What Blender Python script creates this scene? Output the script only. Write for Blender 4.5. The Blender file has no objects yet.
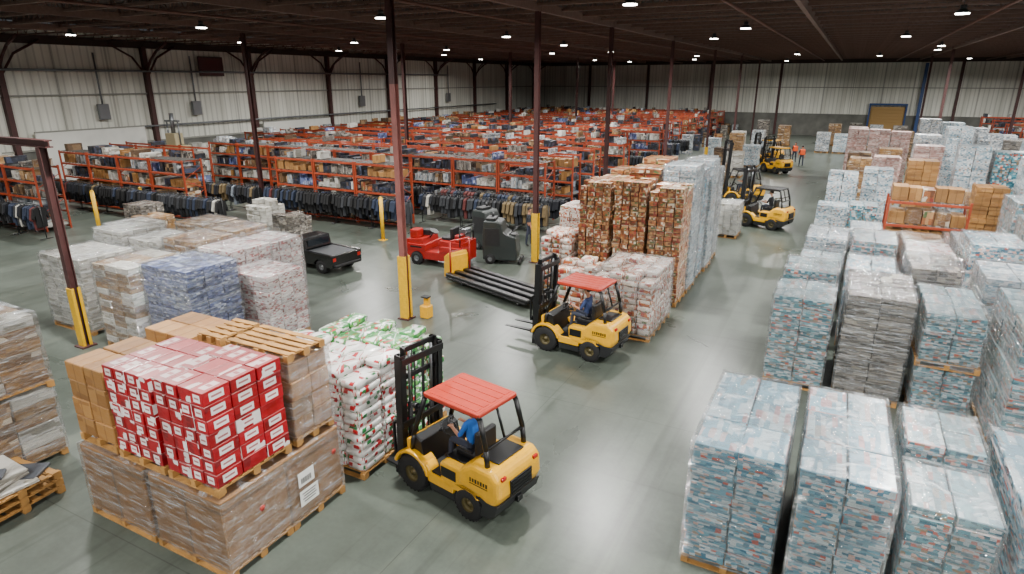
import bpy, math, random
from mathutils import Vector, Matrix
R=random.Random(7)
C=bpy.context.scene.collection
def hexc(h,a=1.0):
    h=h.lstrip('#'); o=[]
    for i in (0,2,4):
        c=int(h[i:i+2],16)/255
        o.append(c/12.92 if c<=.04045 else ((c+.055)/1.055)**2.4)
    return (*o,a)
# ---------------------------------------------------------------- materials
MC={}
def newmat(n):
    m=bpy.data.materials.new(n); m.use_nodes=True
    return m,m.node_tree.nodes,m.node_tree.links,m.node_tree.nodes['Principled BSDF']
def mat(n,col='#888888',rough=.5,metal=0,noise=0,nscale=8,bump=0,emit=0,coat=0,alpha=1):
    if n in MC: return MC[n]
    m,N,L,b=newmat(n)
    c=hexc(col)
    b.inputs['Base Color'].default_value=c; b.inputs['Roughness'].default_value=rough; b.inputs['Metallic'].default_value=metal
    b.inputs['Coat Weight'].default_value=coat
    tc=N.new('ShaderNodeTexCoord')
    nz=N.new('ShaderNodeTexNoise'); nz.inputs['Scale'].default_value=nscale; nz.inputs['Detail'].default_value=5
    L.new(tc.outputs['Object'],nz.inputs['Vector'])
    if noise>0:
        cr=N.new('ShaderNodeValToRGB')
        cr.color_ramp.elements[0].position=.3; cr.color_ramp.elements[1].position=.75
        cr.color_ramp.elements[0].color=tuple(x*(1-noise) for x in c[:3])+(1,)
        cr.color_ramp.elements[1].color=tuple(min(1,x*(1+noise*.6)) for x in c[:3])+(1,)
        L.new(nz.outputs['Fac'],cr.inputs['Fac']); L.new(cr.outputs['Color'],b.inputs['Base Color'])
    if bump>0:
        bp=N.new('ShaderNodeBump'); bp.inputs['Strength'].default_value=bump; bp.inputs['Distance'].default_value=.02
        L.new(nz.outputs['Fac'],bp.inputs['Height']); L.new(bp.outputs['Normal'],b.inputs['Normal'])
    if emit>0:
        b.inputs['Emission Color'].default_value=c; b.inputs['Emission Strength'].default_value=emit
    MC[n]=m; return m
def math_node(N,L,op,a,b=None,c=None):
    m=N.new('ShaderNodeMath'); m.operation=op
    for i,v in enumerate((a,b,c)):
        if v is None: continue
        if isinstance(v,(int,float)): m.inputs[i].default_value=v
        else: L.new(v,m.inputs[i])
    return m.outputs[0]
def goods(n,pal,sx=3,sy=3,wrink=.3,rough=.35,kraft=False,lab=None,top=None,coat=.35,val=(.45,.62)):
    """printed packaging: palette cells per pack, film sheen"""
    if n in MC: return MC[n]
    m,N,L,b=newmat(n)
    at=N.new('ShaderNodeAttribute'); at.attribute_name='rnd'
    oi=N.new('ShaderNodeObjectInfo')
    r=math_node(N,L,'FRACT',math_node(N,L,'ADD',at.outputs['Fac'],oi.outputs['Random']))
    uv=N.new('ShaderNodeUVMap'); 
    cmb=N.new('ShaderNodeCombineXYZ'); L.new(math_node(N,L,'MULTIPLY',r,37.0),cmb.inputs[0]); L.new(math_node(N,L,'MULTIPLY',r,91.0),cmb.inputs[1])
    mp=N.new('ShaderNodeMapping'); mp.inputs['Scale'].default_value=(sx,sy,1)
    L.new(uv.outputs[0],mp.inputs['Vector'])
    ad=N.new('ShaderNodeVectorMath'); ad.operation='ADD'; L.new(mp.outputs[0],ad.inputs[0]); L.new(cmb.outputs[0],ad.inputs[1])
    vo=N.new('ShaderNodeTexVoronoi'); vo.voronoi_dimensions='2D'; vo.distance='CHEBYCHEV' if not kraft else 'EUCLIDEAN'; vo.inputs['Scale'].default_value=1; vo.inputs['Randomness'].default_value=.55
    L.new(ad.outputs[0],vo.inputs['Vector'])
    sp=N.new('ShaderNodeSeparateColor'); L.new(vo.outputs['Color'],sp.inputs[0])
    cr=N.new('ShaderNodeValToRGB'); cr.color_ramp.interpolation='CONSTANT'
    E=cr.color_ramp.elements
    tot=sum(w for _,w in pal); acc=0
    for i,(h,w) in enumerate(pal):
        if i<2: e=E[i]; e.position=acc/tot
        else: e=E.new(acc/tot)
        e.color=hexc(h); acc+=w
    L.new(sp.outputs[0],cr.inputs['Fac'])
    col=cr.outputs['Color']
    su=N.new('ShaderNodeSeparateXYZ'); L.new(uv.outputs[0],su.inputs[0])
    def mix(fac,c1,c2):
        x=N.new('ShaderNodeMix'); x.data_type='RGBA'
        if isinstance(fac,(int,float)): x.inputs[0].default_value=fac
        else: L.new(fac,x.inputs[0])
        for i,c in ((6,c1),(7,c2)):
            if isinstance(c,tuple): x.inputs[i].default_value=c
            else: L.new(c,x.inputs[i])
        return x.outputs[2]
    if kraft:
        t=math_node(N,L,'COMPARE',su.outputs[0],.5,.035)
        col=mix(math_node(N,L,'MULTIPLY',t,.7),col,hexc('#7a5328'))
    if lab:
        t=math_node(N,L,'MULTIPLY',math_node(N,L,'COMPARE',su.outputs[0],lab[1],lab[2]),math_node(N,L,'COMPARE',su.outputs[1],lab[3],lab[4]))
        t=math_node(N,L,'MULTIPLY',t,math_node(N,L,'GREATER_THAN',math_node(N,L,'FRACT',math_node(N,L,'MULTIPLY',r,7.7)),.3))
        col=mix(t,col,hexc(lab[0]))
        t2=math_node(N,L,'MULTIPLY',math_node(N,L,'COMPARE',su.outputs[0],lab[1],lab[2]*.7),math_node(N,L,'COMPARE',su.outputs[1],lab[3],lab[4]*.25))
        col=mix(math_node(N,L,'MULTIPLY',t2,.8),col,hexc(lab[5] if len(lab)>5 else pal[0][0]))
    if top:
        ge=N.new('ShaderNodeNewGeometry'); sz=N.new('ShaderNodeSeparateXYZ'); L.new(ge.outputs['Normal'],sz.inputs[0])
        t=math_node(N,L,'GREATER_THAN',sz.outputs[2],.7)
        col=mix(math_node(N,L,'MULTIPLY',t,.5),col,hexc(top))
    tc=N.new('ShaderNodeTexCoord')
    mp2=N.new('ShaderNodeMapping'); mp2.inputs['Scale'].default_value=(2.2,2.2,7); mp2.inputs['Rotation'].default_value=(.35,.3,0)
    L.new(tc.outputs['Object'],mp2.inputs['Vector'])
    nz=N.new('ShaderNodeTexNoise'); nz.inputs['Scale'].default_value=2.2; nz.inputs['Detail'].default_value=6; nz.inputs['Distortion'].default_value=1.2
    L.new(mp2.outputs[0],nz.inputs['Vector'])
    f=math_node(N,L,'MULTIPLY',math_node(N,L,'SMOOTH_MIN',math_node(N,L,'MAXIMUM',math_node(N,L,'MULTIPLY_ADD',nz.outputs['Fac'],4,-1.9),0),1,.1),wrink)
    col=mix(f,col,hexc('#dfe3e6'))
    hv=N.new('ShaderNodeHueSaturation'); L.new(col,hv.inputs['Color'])
    L.new(math_node(N,L,'MULTIPLY_ADD',r,val[0],val[1]),hv.inputs['Value']); hv.inputs['Saturation'].default_value=1.04
    L.new(hv.outputs[0],b.inputs['Base Color'])
    b.inputs['Roughness'].default_value=rough
    b.inputs['Coat Weight'].default_value=coat; b.inputs['Coat Roughness'].default_value=.12
    bp=N.new('ShaderNodeBump'); bp.inputs['Strength'].default_value=.7 if wrink>.1 else .15; bp.inputs['Distance'].default_value=.04
    L.new(nz.outputs['Fac'],bp.inputs['Height']); L.new(bp.outputs['Normal'],b.inputs['Normal']); L.new(bp.outputs['Normal'],b.inputs['Coat Normal'])
    MC[n]=m; return m
def wrapmat():
    if 'wrap' in MC: return MC['wrap']
    m=bpy.data.materials.new('clear_stretch_film'); m.use_nodes=True; N=m.node_tree.nodes; L=m.node_tree.links
    for x in list(N): N.remove(x)
    out=N.new('ShaderNodeOutputMaterial'); tr=N.new('ShaderNodeBsdfTransparent'); gl=N.new('ShaderNodeBsdfGlossy'); df=N.new('ShaderNodeBsdfDiffuse')
    gl.inputs['Roughness'].default_value=.09; df.inputs['Color'].default_value=(.8,.84,.87,1)
    tc=N.new('ShaderNodeTexCoord'); mp=N.new('ShaderNodeMapping'); mp.inputs['Scale'].default_value=(.8,.8,11); mp.inputs['Rotation'].default_value=(.12,.16,0)
    L.new(tc.outputs['Object'],mp.inputs['Vector'])
    nz=N.new('ShaderNodeTexNoise'); nz.inputs['Scale'].default_value=2.2; nz.inputs['Detail'].default_value=7; nz.inputs['Distortion'].default_value=1.8
    L.new(mp.outputs[0],nz.inputs['Vector'])
    s=N.new('ShaderNodeSeparateXYZ'); L.new(tc.outputs['Object'],s.inputs[0])
    bz=math_node(N,L,'FRACT',math_node(N,L,'MULTIPLY',math_node(N,L,'ADD',s.outputs[2],math_node(N,L,'MULTIPLY',s.outputs[0],.05)),3.1))
    band=math_node(N,L,'MULTIPLY',math_node(N,L,'LESS_THAN',bz,.22),.07)
    bp=N.new('ShaderNodeBump'); bp.inputs['Strength'].default_value=1; bp.inputs['Distance'].default_value=.11
    L.new(nz.outputs['Fac'],bp.inputs['Height']); L.new(bp.outputs['Normal'],gl.inputs['Normal'])
    cr=N.new('ShaderNodeValToRGB'); cr.color_ramp.elements[0].position=.53; cr.color_ramp.elements[1].position=.68
    cr.color_ramp.elements[0].color=(.03,)*3+(1,); cr.color_ramp.elements[1].color=(.4,)*3+(1,)
    L.new(nz.outputs['Fac'],cr.inputs['Fac'])
    m1=N.new('ShaderNodeMixShader'); L.new(math_node(N,L,'ADD',cr.outputs[0],band),m1.inputs[0]); L.new(tr.outputs[0],m1.inputs[1]); L.new(df.outputs[0],m1.inputs[2])
    fr=N.new('ShaderNodeFresnel'); fr.inputs['IOR'].default_value=1.45; L.new(bp.outputs['Normal'],fr.inputs['Normal'])
    f2=math_node(N,L,'MINIMUM',math_node(N,L,'MULTIPLY_ADD',fr.outputs[0],1.4,.01),.5)
    m2=N.new('ShaderNodeMixShader'); L.new(f2,m2.inputs[0]); L.new(m1.outputs[0],m2.inputs[1]); L.new(gl.outputs[0],m2.inputs[2])
    L.new(m2.outputs[0],out.inputs['Surface'])
    MC['wrap']=m; return m
# ---------------------------------------------------------------- mesh builder
CS=[(x,y,z) for x in (-1,1) for y in (-1,1) for z in (-1,1)]
CI={c:i for i,c in enumerate(CS)}
def _topo():
    F=[]
    def P(ci,a):
        c=Vector(CS[ci]); v=c*.8; v[a]=c[a]; return v
    def add(idx,ax,kind):
        pts=[P(*i) for i in idx]; n=(pts[1]-pts[0]).cross(pts[2]-pts[0]); ctr=sum(pts,Vector())/len(pts)
        if n.dot(ctr)<0: idx=idx[::-1]
        F.append(([i[0]*3+i[1] for i in idx],ax,kind))
    for a in range(3):
        o=[k for k in range(3) if k!=a]
        for s in (-1,1):
            q=[]
            for u,v in ((-1,-1),(1,-1),(1,1),(-1,1)):
                c=[0,0,0]; c[a]=s; c[o[0]]=u; c[o[1]]=v; q.append((CI[tuple(c)],a))
            add(q,a,0)
        for u in (-1,1):
            for v in (-1,1):
                c1=[0,0,0]; c1[a]=-1; c1[o[0]]=u; c1[o[1]]=v; c2=list(c1); c2[a]=1
                i1,i2=CI[tuple(c1)],CI[tuple(c2)]
                add([(i1,o[0]),(i1,o[1]),(i2,o[1]),(i2,o[0])],a,1)
    for i in range(8): add([(i,0),(i,1),(i,2)],0,2)
    return F
TOPO=_topo()
def sgp(x,e): return math.copysign(abs(x)**e,x)
class MB:
    def __init__(s): s.v=[];s.f=[];s.m=[];s.uv=[];s.r=[];s.sm=[]
    def box(s,c,d,rz=0,mat=0,b=0.0,rnd=None,M=None):
        h=[x/2 for x in d]; rnd=R.random() if rnd is None else rnd
        ca,sa=math.cos(rz),math.sin(rz); base=len(s.v)
        def put(p):
            x,y,z=p; q=Vector((c[0]+x*ca-y*sa,c[1]+x*sa+y*ca,c[2]+z))
            s.v.append(M@q if M else q)
        if b<=0:
            for k in CS: put((k[0]*h[0],k[1]*h[1],k[2]*h[2]))
            for f,a,k in TOPO[:]:
                if k: continue
                s._f([base+i//3 for i in f],[CS[i//3] for i in f],a,mat,rnd)
        else:
            b=min(b,min(h)*.45)
            for k in CS:
                for a in range(3):
                    p=[k[j]*(h[j]-(0 if j==a else b)) for j in range(3)]; put(p)
            for f,a,k in TOPO: s._f([base+i for i in f],[CS[i//3] for i in f],a,mat,rnd)
    def pillow(s,c,d,rz=0,mat=0,rnd=None,n=14,k=8):
        """soft stuffed bag: super-ellipsoid with slightly lumpy skin"""
        rnd=R.random() if rnd is None else rnd; base=len(s.v); ca,sa=math.cos(rz),math.sin(rz)
        for j in range(k+1):
            ph=-math.pi/2+math.pi*j/k
            for i in range(n):
                th=2*math.pi*i/n; l=1+R.uniform(-.025,.025)
                x=d[0]/2*sgp(math.cos(ph),.3)*sgp(math.cos(th),.28)*l; y=d[1]/2*sgp(math.cos(ph),.3)*sgp(math.sin(th),.28)*l; z=d[2]/2*sgp(math.sin(ph),.5)*l
                s.v.append(Vector((c[0]+x*ca-y*sa,c[1]+x*sa+y*ca,c[2]+z)))
        for j in range(k):
            for i in range(n):
                i2=(i+1)%n; s.f.append([base+j*n+i,base+j*n+i2,base+(j+1)*n+i2,base+(j+1)*n+i]); s.m.append(mat); s.r.append(rnd); s.sm.append(True)
                u0,u1=i/n*4,(i+1)/n*4; v0,v1=j/k,(j+1)/k
                s.uv.append([(u0,v0),(u1,v0),(u1,v1),(u0,v1)])
    def _f(s,idx,cs,a,mat,rnd):
        s.f.append(idx); s.m.append(mat); s.r.append(rnd); s.sm.append(False)
        u,v={0:(1,2),1:(0,2),2:(0,1)}[a]
        s.uv.append([((c[u]+1)/2,(c[v]+1)/2) for c in cs])
    def cyl(s,p0,p1,r,n=10,mat=0,r2=None,caps=True):
        p0,p1=Vector(p0),Vector(p1); r2=r if r2 is None else r2
        d=(p1-p0).normalized(); a=d.orthogonal().normalized(); bb=d.cross(a); base=len(s.v)
        for p,rr in ((p0,r),(p1,r2)):
            for i in range(n):
                t=2*math.pi*i/n; s.v.append(p+(a*math.cos(t)+bb*math.sin(t))*rr)
        for i in range(n):
            j=(i+1)%n; s.f.append([base+i,base+j,base+n+j,base+n+i]); s.m.append(mat); s.r.append(.5); s.sm.append(True); s.uv.append([(0,0)]*4)
        if caps:
            for st,rev in ((0,True),(n,False)):
                l=[base+st+i for i in range(n)]; s.f.append(l[::-1] if rev else l); s.m.append(mat); s.r.append(.5); s.sm.append(False); s.uv.append([(0,0)]*n)
    def tube(s,pts,r,n=8,mat=0):
        for a,b in zip(pts[:-1],pts[1:]): s.cyl(a,b,r,n,mat)
    def lathe(s,prof,ctr,n=28,mat=0):
        """profile (radius, y) about Y axis"""
        base=len(s.v); k=len(prof)
        for i in range(n):
            t=2*math.pi*i/n
            for r,y in prof: s.v.append(Vector((ctr[0]+r*math.cos(t),ctr[1]+y,ctr[2]+r*math.sin(t))))
        for i in range(n):
            j=(i+1)%n
            for q in range(k-1):
                s.f.append([base+i*k+q,base+i*k+q+1,base+j*k+q+1,base+j*k+q]); s.m.append(mat); s.r.append(.5); s.sm.append(True); s.uv.append([(0,0)]*4)
    def prism(s,pts,y0,y1,mat=0):
        """(x,z) outline extruded along y"""
        b=len(s.v); n=len(pts)
        for y in (y0,y1):
            for x,z in pts: s.v.append(Vector((x,y,z)))
        ar=sum(pts[i][0]*pts[(i+1)%n][1]-pts[(i+1)%n][0]*pts[i][1] for i in range(n))
        fs=[list(range(b,b+n)),list(range(b+n,b+2*n))[::-1]]
        for i in range(n):
            j=(i+1)%n; fs.append([b+i,b+n+i,b+n+j,b+j])
        for f in fs:
            if ar<0: f=f[::-1]
            s.f.append(f); s.m.append(mat); s.r.append(.5); s.sm.append(False); s.uv.append([(0,0)]*len(f))
    def mesh(s,n,mats):
        me=bpy.data.meshes.new(n); me.from_pydata([tuple(v) for v in s.v],[],s.f)
        me.polygons.foreach_set('material_index',s.m); me.polygons.foreach_set('use_smooth',s.sm)
        ul=me.uv_layers.new(name='UVMap'); fl=[c for f in s.uv for p in f for c in p]; ul.data.foreach_set('uv',fl)
        at=me.attributes.new('rnd','FLOAT','FACE'); at.data.foreach_set('value',s.r)
        for m in mats: me.materials.append(m)
        me.update(); return me
def setp(o,label=None,cat=None,group=None,kind=None):
    if label: o['label']=label
    if cat: o['category']=cat
    if group: o['group']=group
    if kind: o['kind']=kind
def obj(n,me,parent=None,loc=(0,0,0),rz=0,scale=None,bevel=0,**k):
    o=bpy.data.objects.new(n,me); C.objects.link(o); o.location=loc; o.rotation_euler=(0,0,rz)
    if scale: o.scale=scale
    if parent: o.parent=parent
    if bevel:
        b=o.modifiers.new('b','BEVEL'); b.width=bevel; b.segments=3; b.limit_method='ANGLE'; b.angle_limit=.6
    setp(o,**k); return o
def part(n,mb,mats,parent,bevel=0,**k): return obj(n,mb.mesh(n,mats),parent,bevel=bevel,**k)
def empty(n,loc,rz=0,**k):
    o=bpy.data.objects.new(n,None); C.objects.link(o); o.location=loc; o.rotation_euler=(0,0,rz); o.empty_display_size=.2; setp(o,**k); return o
# ---------------------------------------------------------------- camera
cam=bpy.data.cameras.new('camera'); co=bpy.data.objects.new('camera',cam); C.objects.link(co)
cam.sensor_width=36; cam.lens=36*629/1024; co.location=(0,0,7)
co.rotation_euler=(math.radians(90-18.2),0,math.radians(27.5)); cam.clip_end=400
bpy.context.scene.camera=co
# ---------------------------------------------------------------- goods styles
kraft=goods('kraft_carton',[('#9c7140',5),('#8e6437',3),('#a57a48',3)],1.2,1.2,.04,.65,kraft=True,coat=0)
kraftw=goods('kraft_wrapped',[('#8f6a3c',5),('#775636',3),('#a98558',3),('#d5c7b2',1.4)],2,2,.25,.3,kraft=True)
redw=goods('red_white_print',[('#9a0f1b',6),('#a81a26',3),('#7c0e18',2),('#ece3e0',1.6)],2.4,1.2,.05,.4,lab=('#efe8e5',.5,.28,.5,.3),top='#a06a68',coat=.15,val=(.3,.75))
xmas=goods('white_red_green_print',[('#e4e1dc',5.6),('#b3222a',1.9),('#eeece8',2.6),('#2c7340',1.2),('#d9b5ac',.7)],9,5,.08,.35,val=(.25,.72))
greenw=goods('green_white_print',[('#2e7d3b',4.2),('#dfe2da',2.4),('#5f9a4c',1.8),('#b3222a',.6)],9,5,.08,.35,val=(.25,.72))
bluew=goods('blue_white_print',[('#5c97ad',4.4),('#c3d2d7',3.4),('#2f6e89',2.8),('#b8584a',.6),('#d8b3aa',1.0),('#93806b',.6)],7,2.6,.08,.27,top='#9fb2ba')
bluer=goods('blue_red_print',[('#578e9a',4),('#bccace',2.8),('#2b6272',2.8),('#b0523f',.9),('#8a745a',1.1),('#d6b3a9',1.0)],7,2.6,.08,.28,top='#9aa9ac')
whiteb=goods('white_blue_wrapped',[('#b8c2c7',5),('#8ba4b0',2.4),('#d5d7d7',2.6),('#5f8091',1.5),('#bf9a90',.6),('#8a7b6a',.5)],8,3,.15,.3)
navyw=goods('violet_blue_wrapped',[('#4c5888',3),('#727ea8',2.4),('#303a5c',2.2),('#b9c0d6',1.3)],5,2.6,.1,.28)
whitep=goods('white_pink_wrapped',[('#d8ccc9',4),('#bb6a68',1.5),('#e5e0db',3),('#8a584e',1.1)],5,2.6,.1,.32)
orangem=goods('orange_assorted_packs',[('#9a5f38',3.2),('#6d4329',2.8),('#b98f62',2),('#d3c7b2',1.2),('#8c362c',1.1),('#54683f',1.1)],3.5,2,.08,.35)
whiteo=goods('white_orange_packs',[('#d8ccc0',3.4),('#b3663c',1.8),('#e6dfd7',2),('#9c3c32',.9),('#6f7a56',.5)],8,4,.08,.35)
darkw=goods('dark_wrapped_layers',[('#645d56',3),('#827b72',2.6),('#45403b',1.8),('#a39b8d',1.4)],2.5,2,.2,.25)
blackw=goods('black_stock',[('#12141a',4),('#232734',3),('#3b4258',2),('#5a4a40',.8)],3,2,.05,.5,coat=0)
brownw=goods('brown_stock',[('#5e4630',3),('#7b6144',2),('#3d2d20',2),('#9c8464',1.2)],2,2,.05,.5,coat=0)
pinkw=goods('pink_cartons',[('#c09a92',3),('#d6c1b9',2),('#a67d73',1.4)],5,3,.12,.4)
greyw=goods('grey_white_wrapped',[('#a6adb1',3),('#7c8790',2),('#cfd0cf',2.4),('#59636b',1.2),('#ab9c8c',1.0)],7,3,.2,.32)
whitew=goods('white_film_wrapped',[('#c8c5bc',4),('#989386',2),('#dedbd2',2)],2,2,.3,.32)
wood=mat('pallet_wood','#a87b40',.75,noise=.35,nscale=5,bump=.3)
# ---------------------------------------------------------------- pallets & loads
PM={}
def pallet_mesh(w,d):
    k=(round(w,2),round(d,2))
    if k in PM: return PM[k]
    mb=MB(); n=max(5,int(d/.17)); 
    for i in range(n):
        y=-d/2+ (i+.5)*d/n; mb.box((0,y,.135),(w,d/n*.64,.02),mat=0,b=.003)
    for i in range(3):
        x=(-.5+i*.5)*(w-.1)
        mb.box((x,0,.117),(.1,d,.016))
        for j in range(3): mb.box((x,(-.5+j*.5)*(d-.13),.065),(.1,.13,.088),b=.004)
    for j in range(3): mb.box((0,(-.5+j*.5)*(d-.1),.0105),(w,.1,.02),b=.003)
    PM[k]=mb.mesh('wooden_pallet',[wood]); return PM[k]
CM={}
def carton_mesh(w,d,h,m,bev,soft=False):
    k=(round(w,3),round(d,3),round(h,3),m.name,soft)
    if k in CM: return CM[k]
    l=[]
    for i in range(5 if soft else 4):
        mb=MB()
        if soft: mb.pillow((0,0,0),(w*1.04,d*1.04,h*1.1),rnd=i*.23)
        else: mb.box((0,0,0),(w,d,h),b=bev,rnd=i*.23)
        l.append(mb.mesh('pack',[m]))
    CM[k]=l; return l
def wrap_mesh(w,d,z0,z1,amp=.015):
    mb=MB(); nx=max(4,int(w/.14)); ny=max(4,int(d/.14)); nz=max(5,int((z1-z0)/.14))
    ring=[]
    for i in range(nx): ring.append((-w/2+w*i/nx,-d/2))
    for i in range(ny): ring.append((w/2,-d/2+d*i/ny))
    for i in range(nx): ring.append((w/2-w*i/nx,d/2))
    for i in range(ny): ring.append((-w/2,d/2-d*i/ny))
    n=len(ring); V=[]
    for k in range(nz+1):
        z=z0+(z1-z0)*k/nz
        for x,y in ring:
            j=1+R.uniform(-.2,1)*amp/max(w,d)*2
            V.append(Vector((x*j,y*j,z+R.uniform(-.01,.01))))
    mb.v=V
    for k in range(nz):
        for i in range(n):
            j=(i+1)%n; mb.f.append([k*n+i,k*n+j,(k+1)*n+j,(k+1)*n+i]); mb.m.append(0); mb.r.append(.5); mb.sm.append(True); mb.uv.append([(0,0)]*4)
    b=len(mb.v)
    for i in range(nx+1):
        for j in range(ny+1): mb.v.append(Vector((-w/2+w*i/nx,-d/2+d*j/ny,z1+.01+R.uniform(0,.025))))
    for i in range(nx):
        for j in range(ny):
            a=b+i*(ny+1)+j; mb.f.append([a,a+ny+1,a+ny+2,a+1]); mb.m.append(0); mb.r.append(.5); mb.sm.append(True); mb.uv.append([(0,0)]*4)
    return mb.mesh('plastic_wrap',[wrapmat()])
def load(x0,x1,y0,y1,h,st,n,label,z=0,near=False,wrap=False,pal=True,rz=0,group=None,jit=.012,packname='carton',st2=None,ragged=0,npal=(1,1),split=False,toppal=False,bev=.012):
    cx,cy=(x0+x1)/2,(y0+y1)/2; w,d=x1-x0,y1-y0
    soft=packname=='bundle'
    E=empty('pallet_load',(cx,cy,z),rz,label=label,cat='pallet of goods',group=group)
    zb=0
    if pal:
        for i in range(npal[0]):
            for j in range(npal[1]):
                pw,pd=w/npal[0]-.02,d/npal[1]-.02
                obj('wooden_pallet',pallet_mesh(pw,pd),E,(-w/2+w*(i+.5)/npal[0],-d/2+d*(j+.5)/npal[1],0))
        zb=.147
    nx,ny,nz=n; pw,pd=(w-.03)/nx,(d-.03)/ny; H=h-zb-.01; items=[]
    mid=nz//2 if split else -1
    ph=(H-(.16 if split else 0))/nz
    if split:
        obj('wooden_pallet',pallet_mesh(w+.06,d+.04),E,(0,0,zb+mid*ph))
    for k in range(nz):
        lx,ly=R.uniform(-1,1)*jit*.8,R.uniform(-1,1)*jit*.8
        for i in range(nx):
            for j in range(ny):
                if 0<i<nx-1 and 0<j<ny-1 and k<nz-2: continue
                if k>=nz-1 and R.random()<ragged: continue
                zz=zb+(k+.5)*ph+(.15 if split and k>=mid else 0)
                items.append(((-w/2+.015+(i+.5)*pw+lx+R.uniform(-jit,jit),-d/2+.015+(j+.5)*pd+ly+R.uniform(-jit,jit),zz+.004),R.uniform(-.5,.5)*jit*2, R.choice((st,st,st2)) if st2 else st))
    g=.012+jit*.5
    dims=(pw-g,pd-g,ph-.004)
    rest=items
    if near:
        cw=Vector((0,0,7)); 
        items.sort(key=lambda t:(Vector((cx+t[0][0],cy+t[0][1],z+t[0][2]))-cw).length)
        for p,a,m in items[:98]:
            ms=carton_mesh(*dims,m,bev,soft)
            obj(packname,R.choice(ms),E,p,a)
        rest=items[98:]
    if rest:
        ms=[st]+([st2] if st2 else []); mb=MB()
        for p,a,m in rest:
            if soft: mb.pillow(p,(dims[0]*1.04,dims[1]*1.04,dims[2]*1.1),a,ms.index(m))
            else: mb.box(p,dims,a,ms.index(m),b=bev if near or y0<24 else 0)
        part('stacked_'+packname,mb,ms,E,kind='stuff')
    if wrap: obj('plastic_wrap',wrap_mesh(w+.02,d+.02,zb-.03,h+.0),E)
    if toppal: obj('wooden_pallet',pallet_mesh(w-.05,d-.05),E,(0,0,h+.004))
    return E
G1='shrink-wrapped blue and white pallet loads'
lb='tall film-wrapped stack of blue and white packs on a pallet'
load(-1.35,-.08,8.15,10.75,2.1,bluew,(2,3,15),lb,near=True,wrap=True,npal=(1,2),group=G1,jit=.012)
load(.06,1.2,8.05,10.75,2.15,bluew,(2,3,15),lb,near=True,wrap=True,npal=(1,2),group=G1,rz=.015,jit=.012)
load(1.36,2.36,8.25,9.45,1.9,bluer,(2,2,13),lb,near=True,wrap=True,group=G1,jit=.012)
load(1.36,2.36,9.6,10.8,2.1,bluer,(2,2,15),lb,near=True,wrap=True,group=G1,jit=.012)
load(2.52,3.8,8.1,10.6,2.1,bluew,(2,3,15),lb,near=True,wrap=True,npal=(1,2),group=G1,jit=.012)
tb='wrapped stack of teal and red printed packs beside the aisle'
load(-1.0,.3,15.1,16.7,2.25,bluer,(2,2,16),tb,near=True,wrap=True,group=G1,rz=-.01,jit=.018)
load(-.95,.3,16.85,18.3,2.45,bluer,(2,2,17),tb,near=True,wrap=True,group=G1,jit=.018)
load(.5,1.85,15.1,17.4,2.5,darkw,(2,2,20),'grey-brown film-wrapped load of flat layered cartons',near=True,wrap=True,npal=(1,2),group=G1,jit=.012)
load(2.0,3.1,14.9,17.2,2.4,bluer,(2,3,16),'wrapped stack of teal and red printed packs on a pallet',near=True,wrap=True,split=True,npal=(1,2),group=G1,jit=.016)
load(3.3,4.8,13.4,16.0,2.85,bluer,(2,3,19),'very tall wrapped stack of teal and red packs',near=True,wrap=True,npal=(1,2),group=G1,jit=.016)
load(5.0,6.2,15.0,17.5,2.8,bluew,(2,3,18),lb,wrap=True,group=G1)
load(3.3,4.6,17.2,19.0,2.7,whiteb,(2,3,16),lb,wrap=True,group=G1)
load(4.8,6.1,18.0,19.8,2.9,bluer,(2,3,18),lb,wrap=True,group=G1)
for i,(x,w,y,h,s) in enumerate([(-.75,1.15,19.2,2.0,bluer),(.5,1.2,18.4,2.2,bluew),(1.9,1.1,18.2,2.5,darkw),(-.7,1.2,21.6,2.3,whiteb),(.6,1.2,21.2,2.4,bluer),(2.0,1.2,20.6,2.3,whitep),(3.4,1.3,20.4,2.8,bluew),(4.9,1.3,20.2,2.6,greyw),(3.5,1.2,23.2,2.2,greyw),(5.1,1.3,22.8,3.0,bluer),(6.6,1.3,21.5,3.2,bluew),(2.1,1.2,23.4,2.0,kraftw),(.7,1.2,24.2,1.8,greyw),(-.5,1.1,25.0,1.5,kraftw),(6.8,1.3,25.0,3.6,greyw),(8.2,1.3,24.0,3.6,whiteb),(5.2,1.3,25.6,3.2,bluer),(3.6,1.3,25.4,1.7,whitep),(6.5,1.3,18.6,3.1,whiteb),(2.2,1.2,25.9,1.5,darkw),(.6,1.1,26.8,1.6,whiteb),(8.4,1.3,27,4.0,bluer)]):
    load(x,x+w,y,y+1.9,h,s,(2,3,14),'film-wrapped pallet load of pale packaged goods',wrap=True,group='pale wrapped pallet loads',rz=R.uniform(-.03,.03),jit=.02)
GF='pallet loads further down the aisle'
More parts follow.
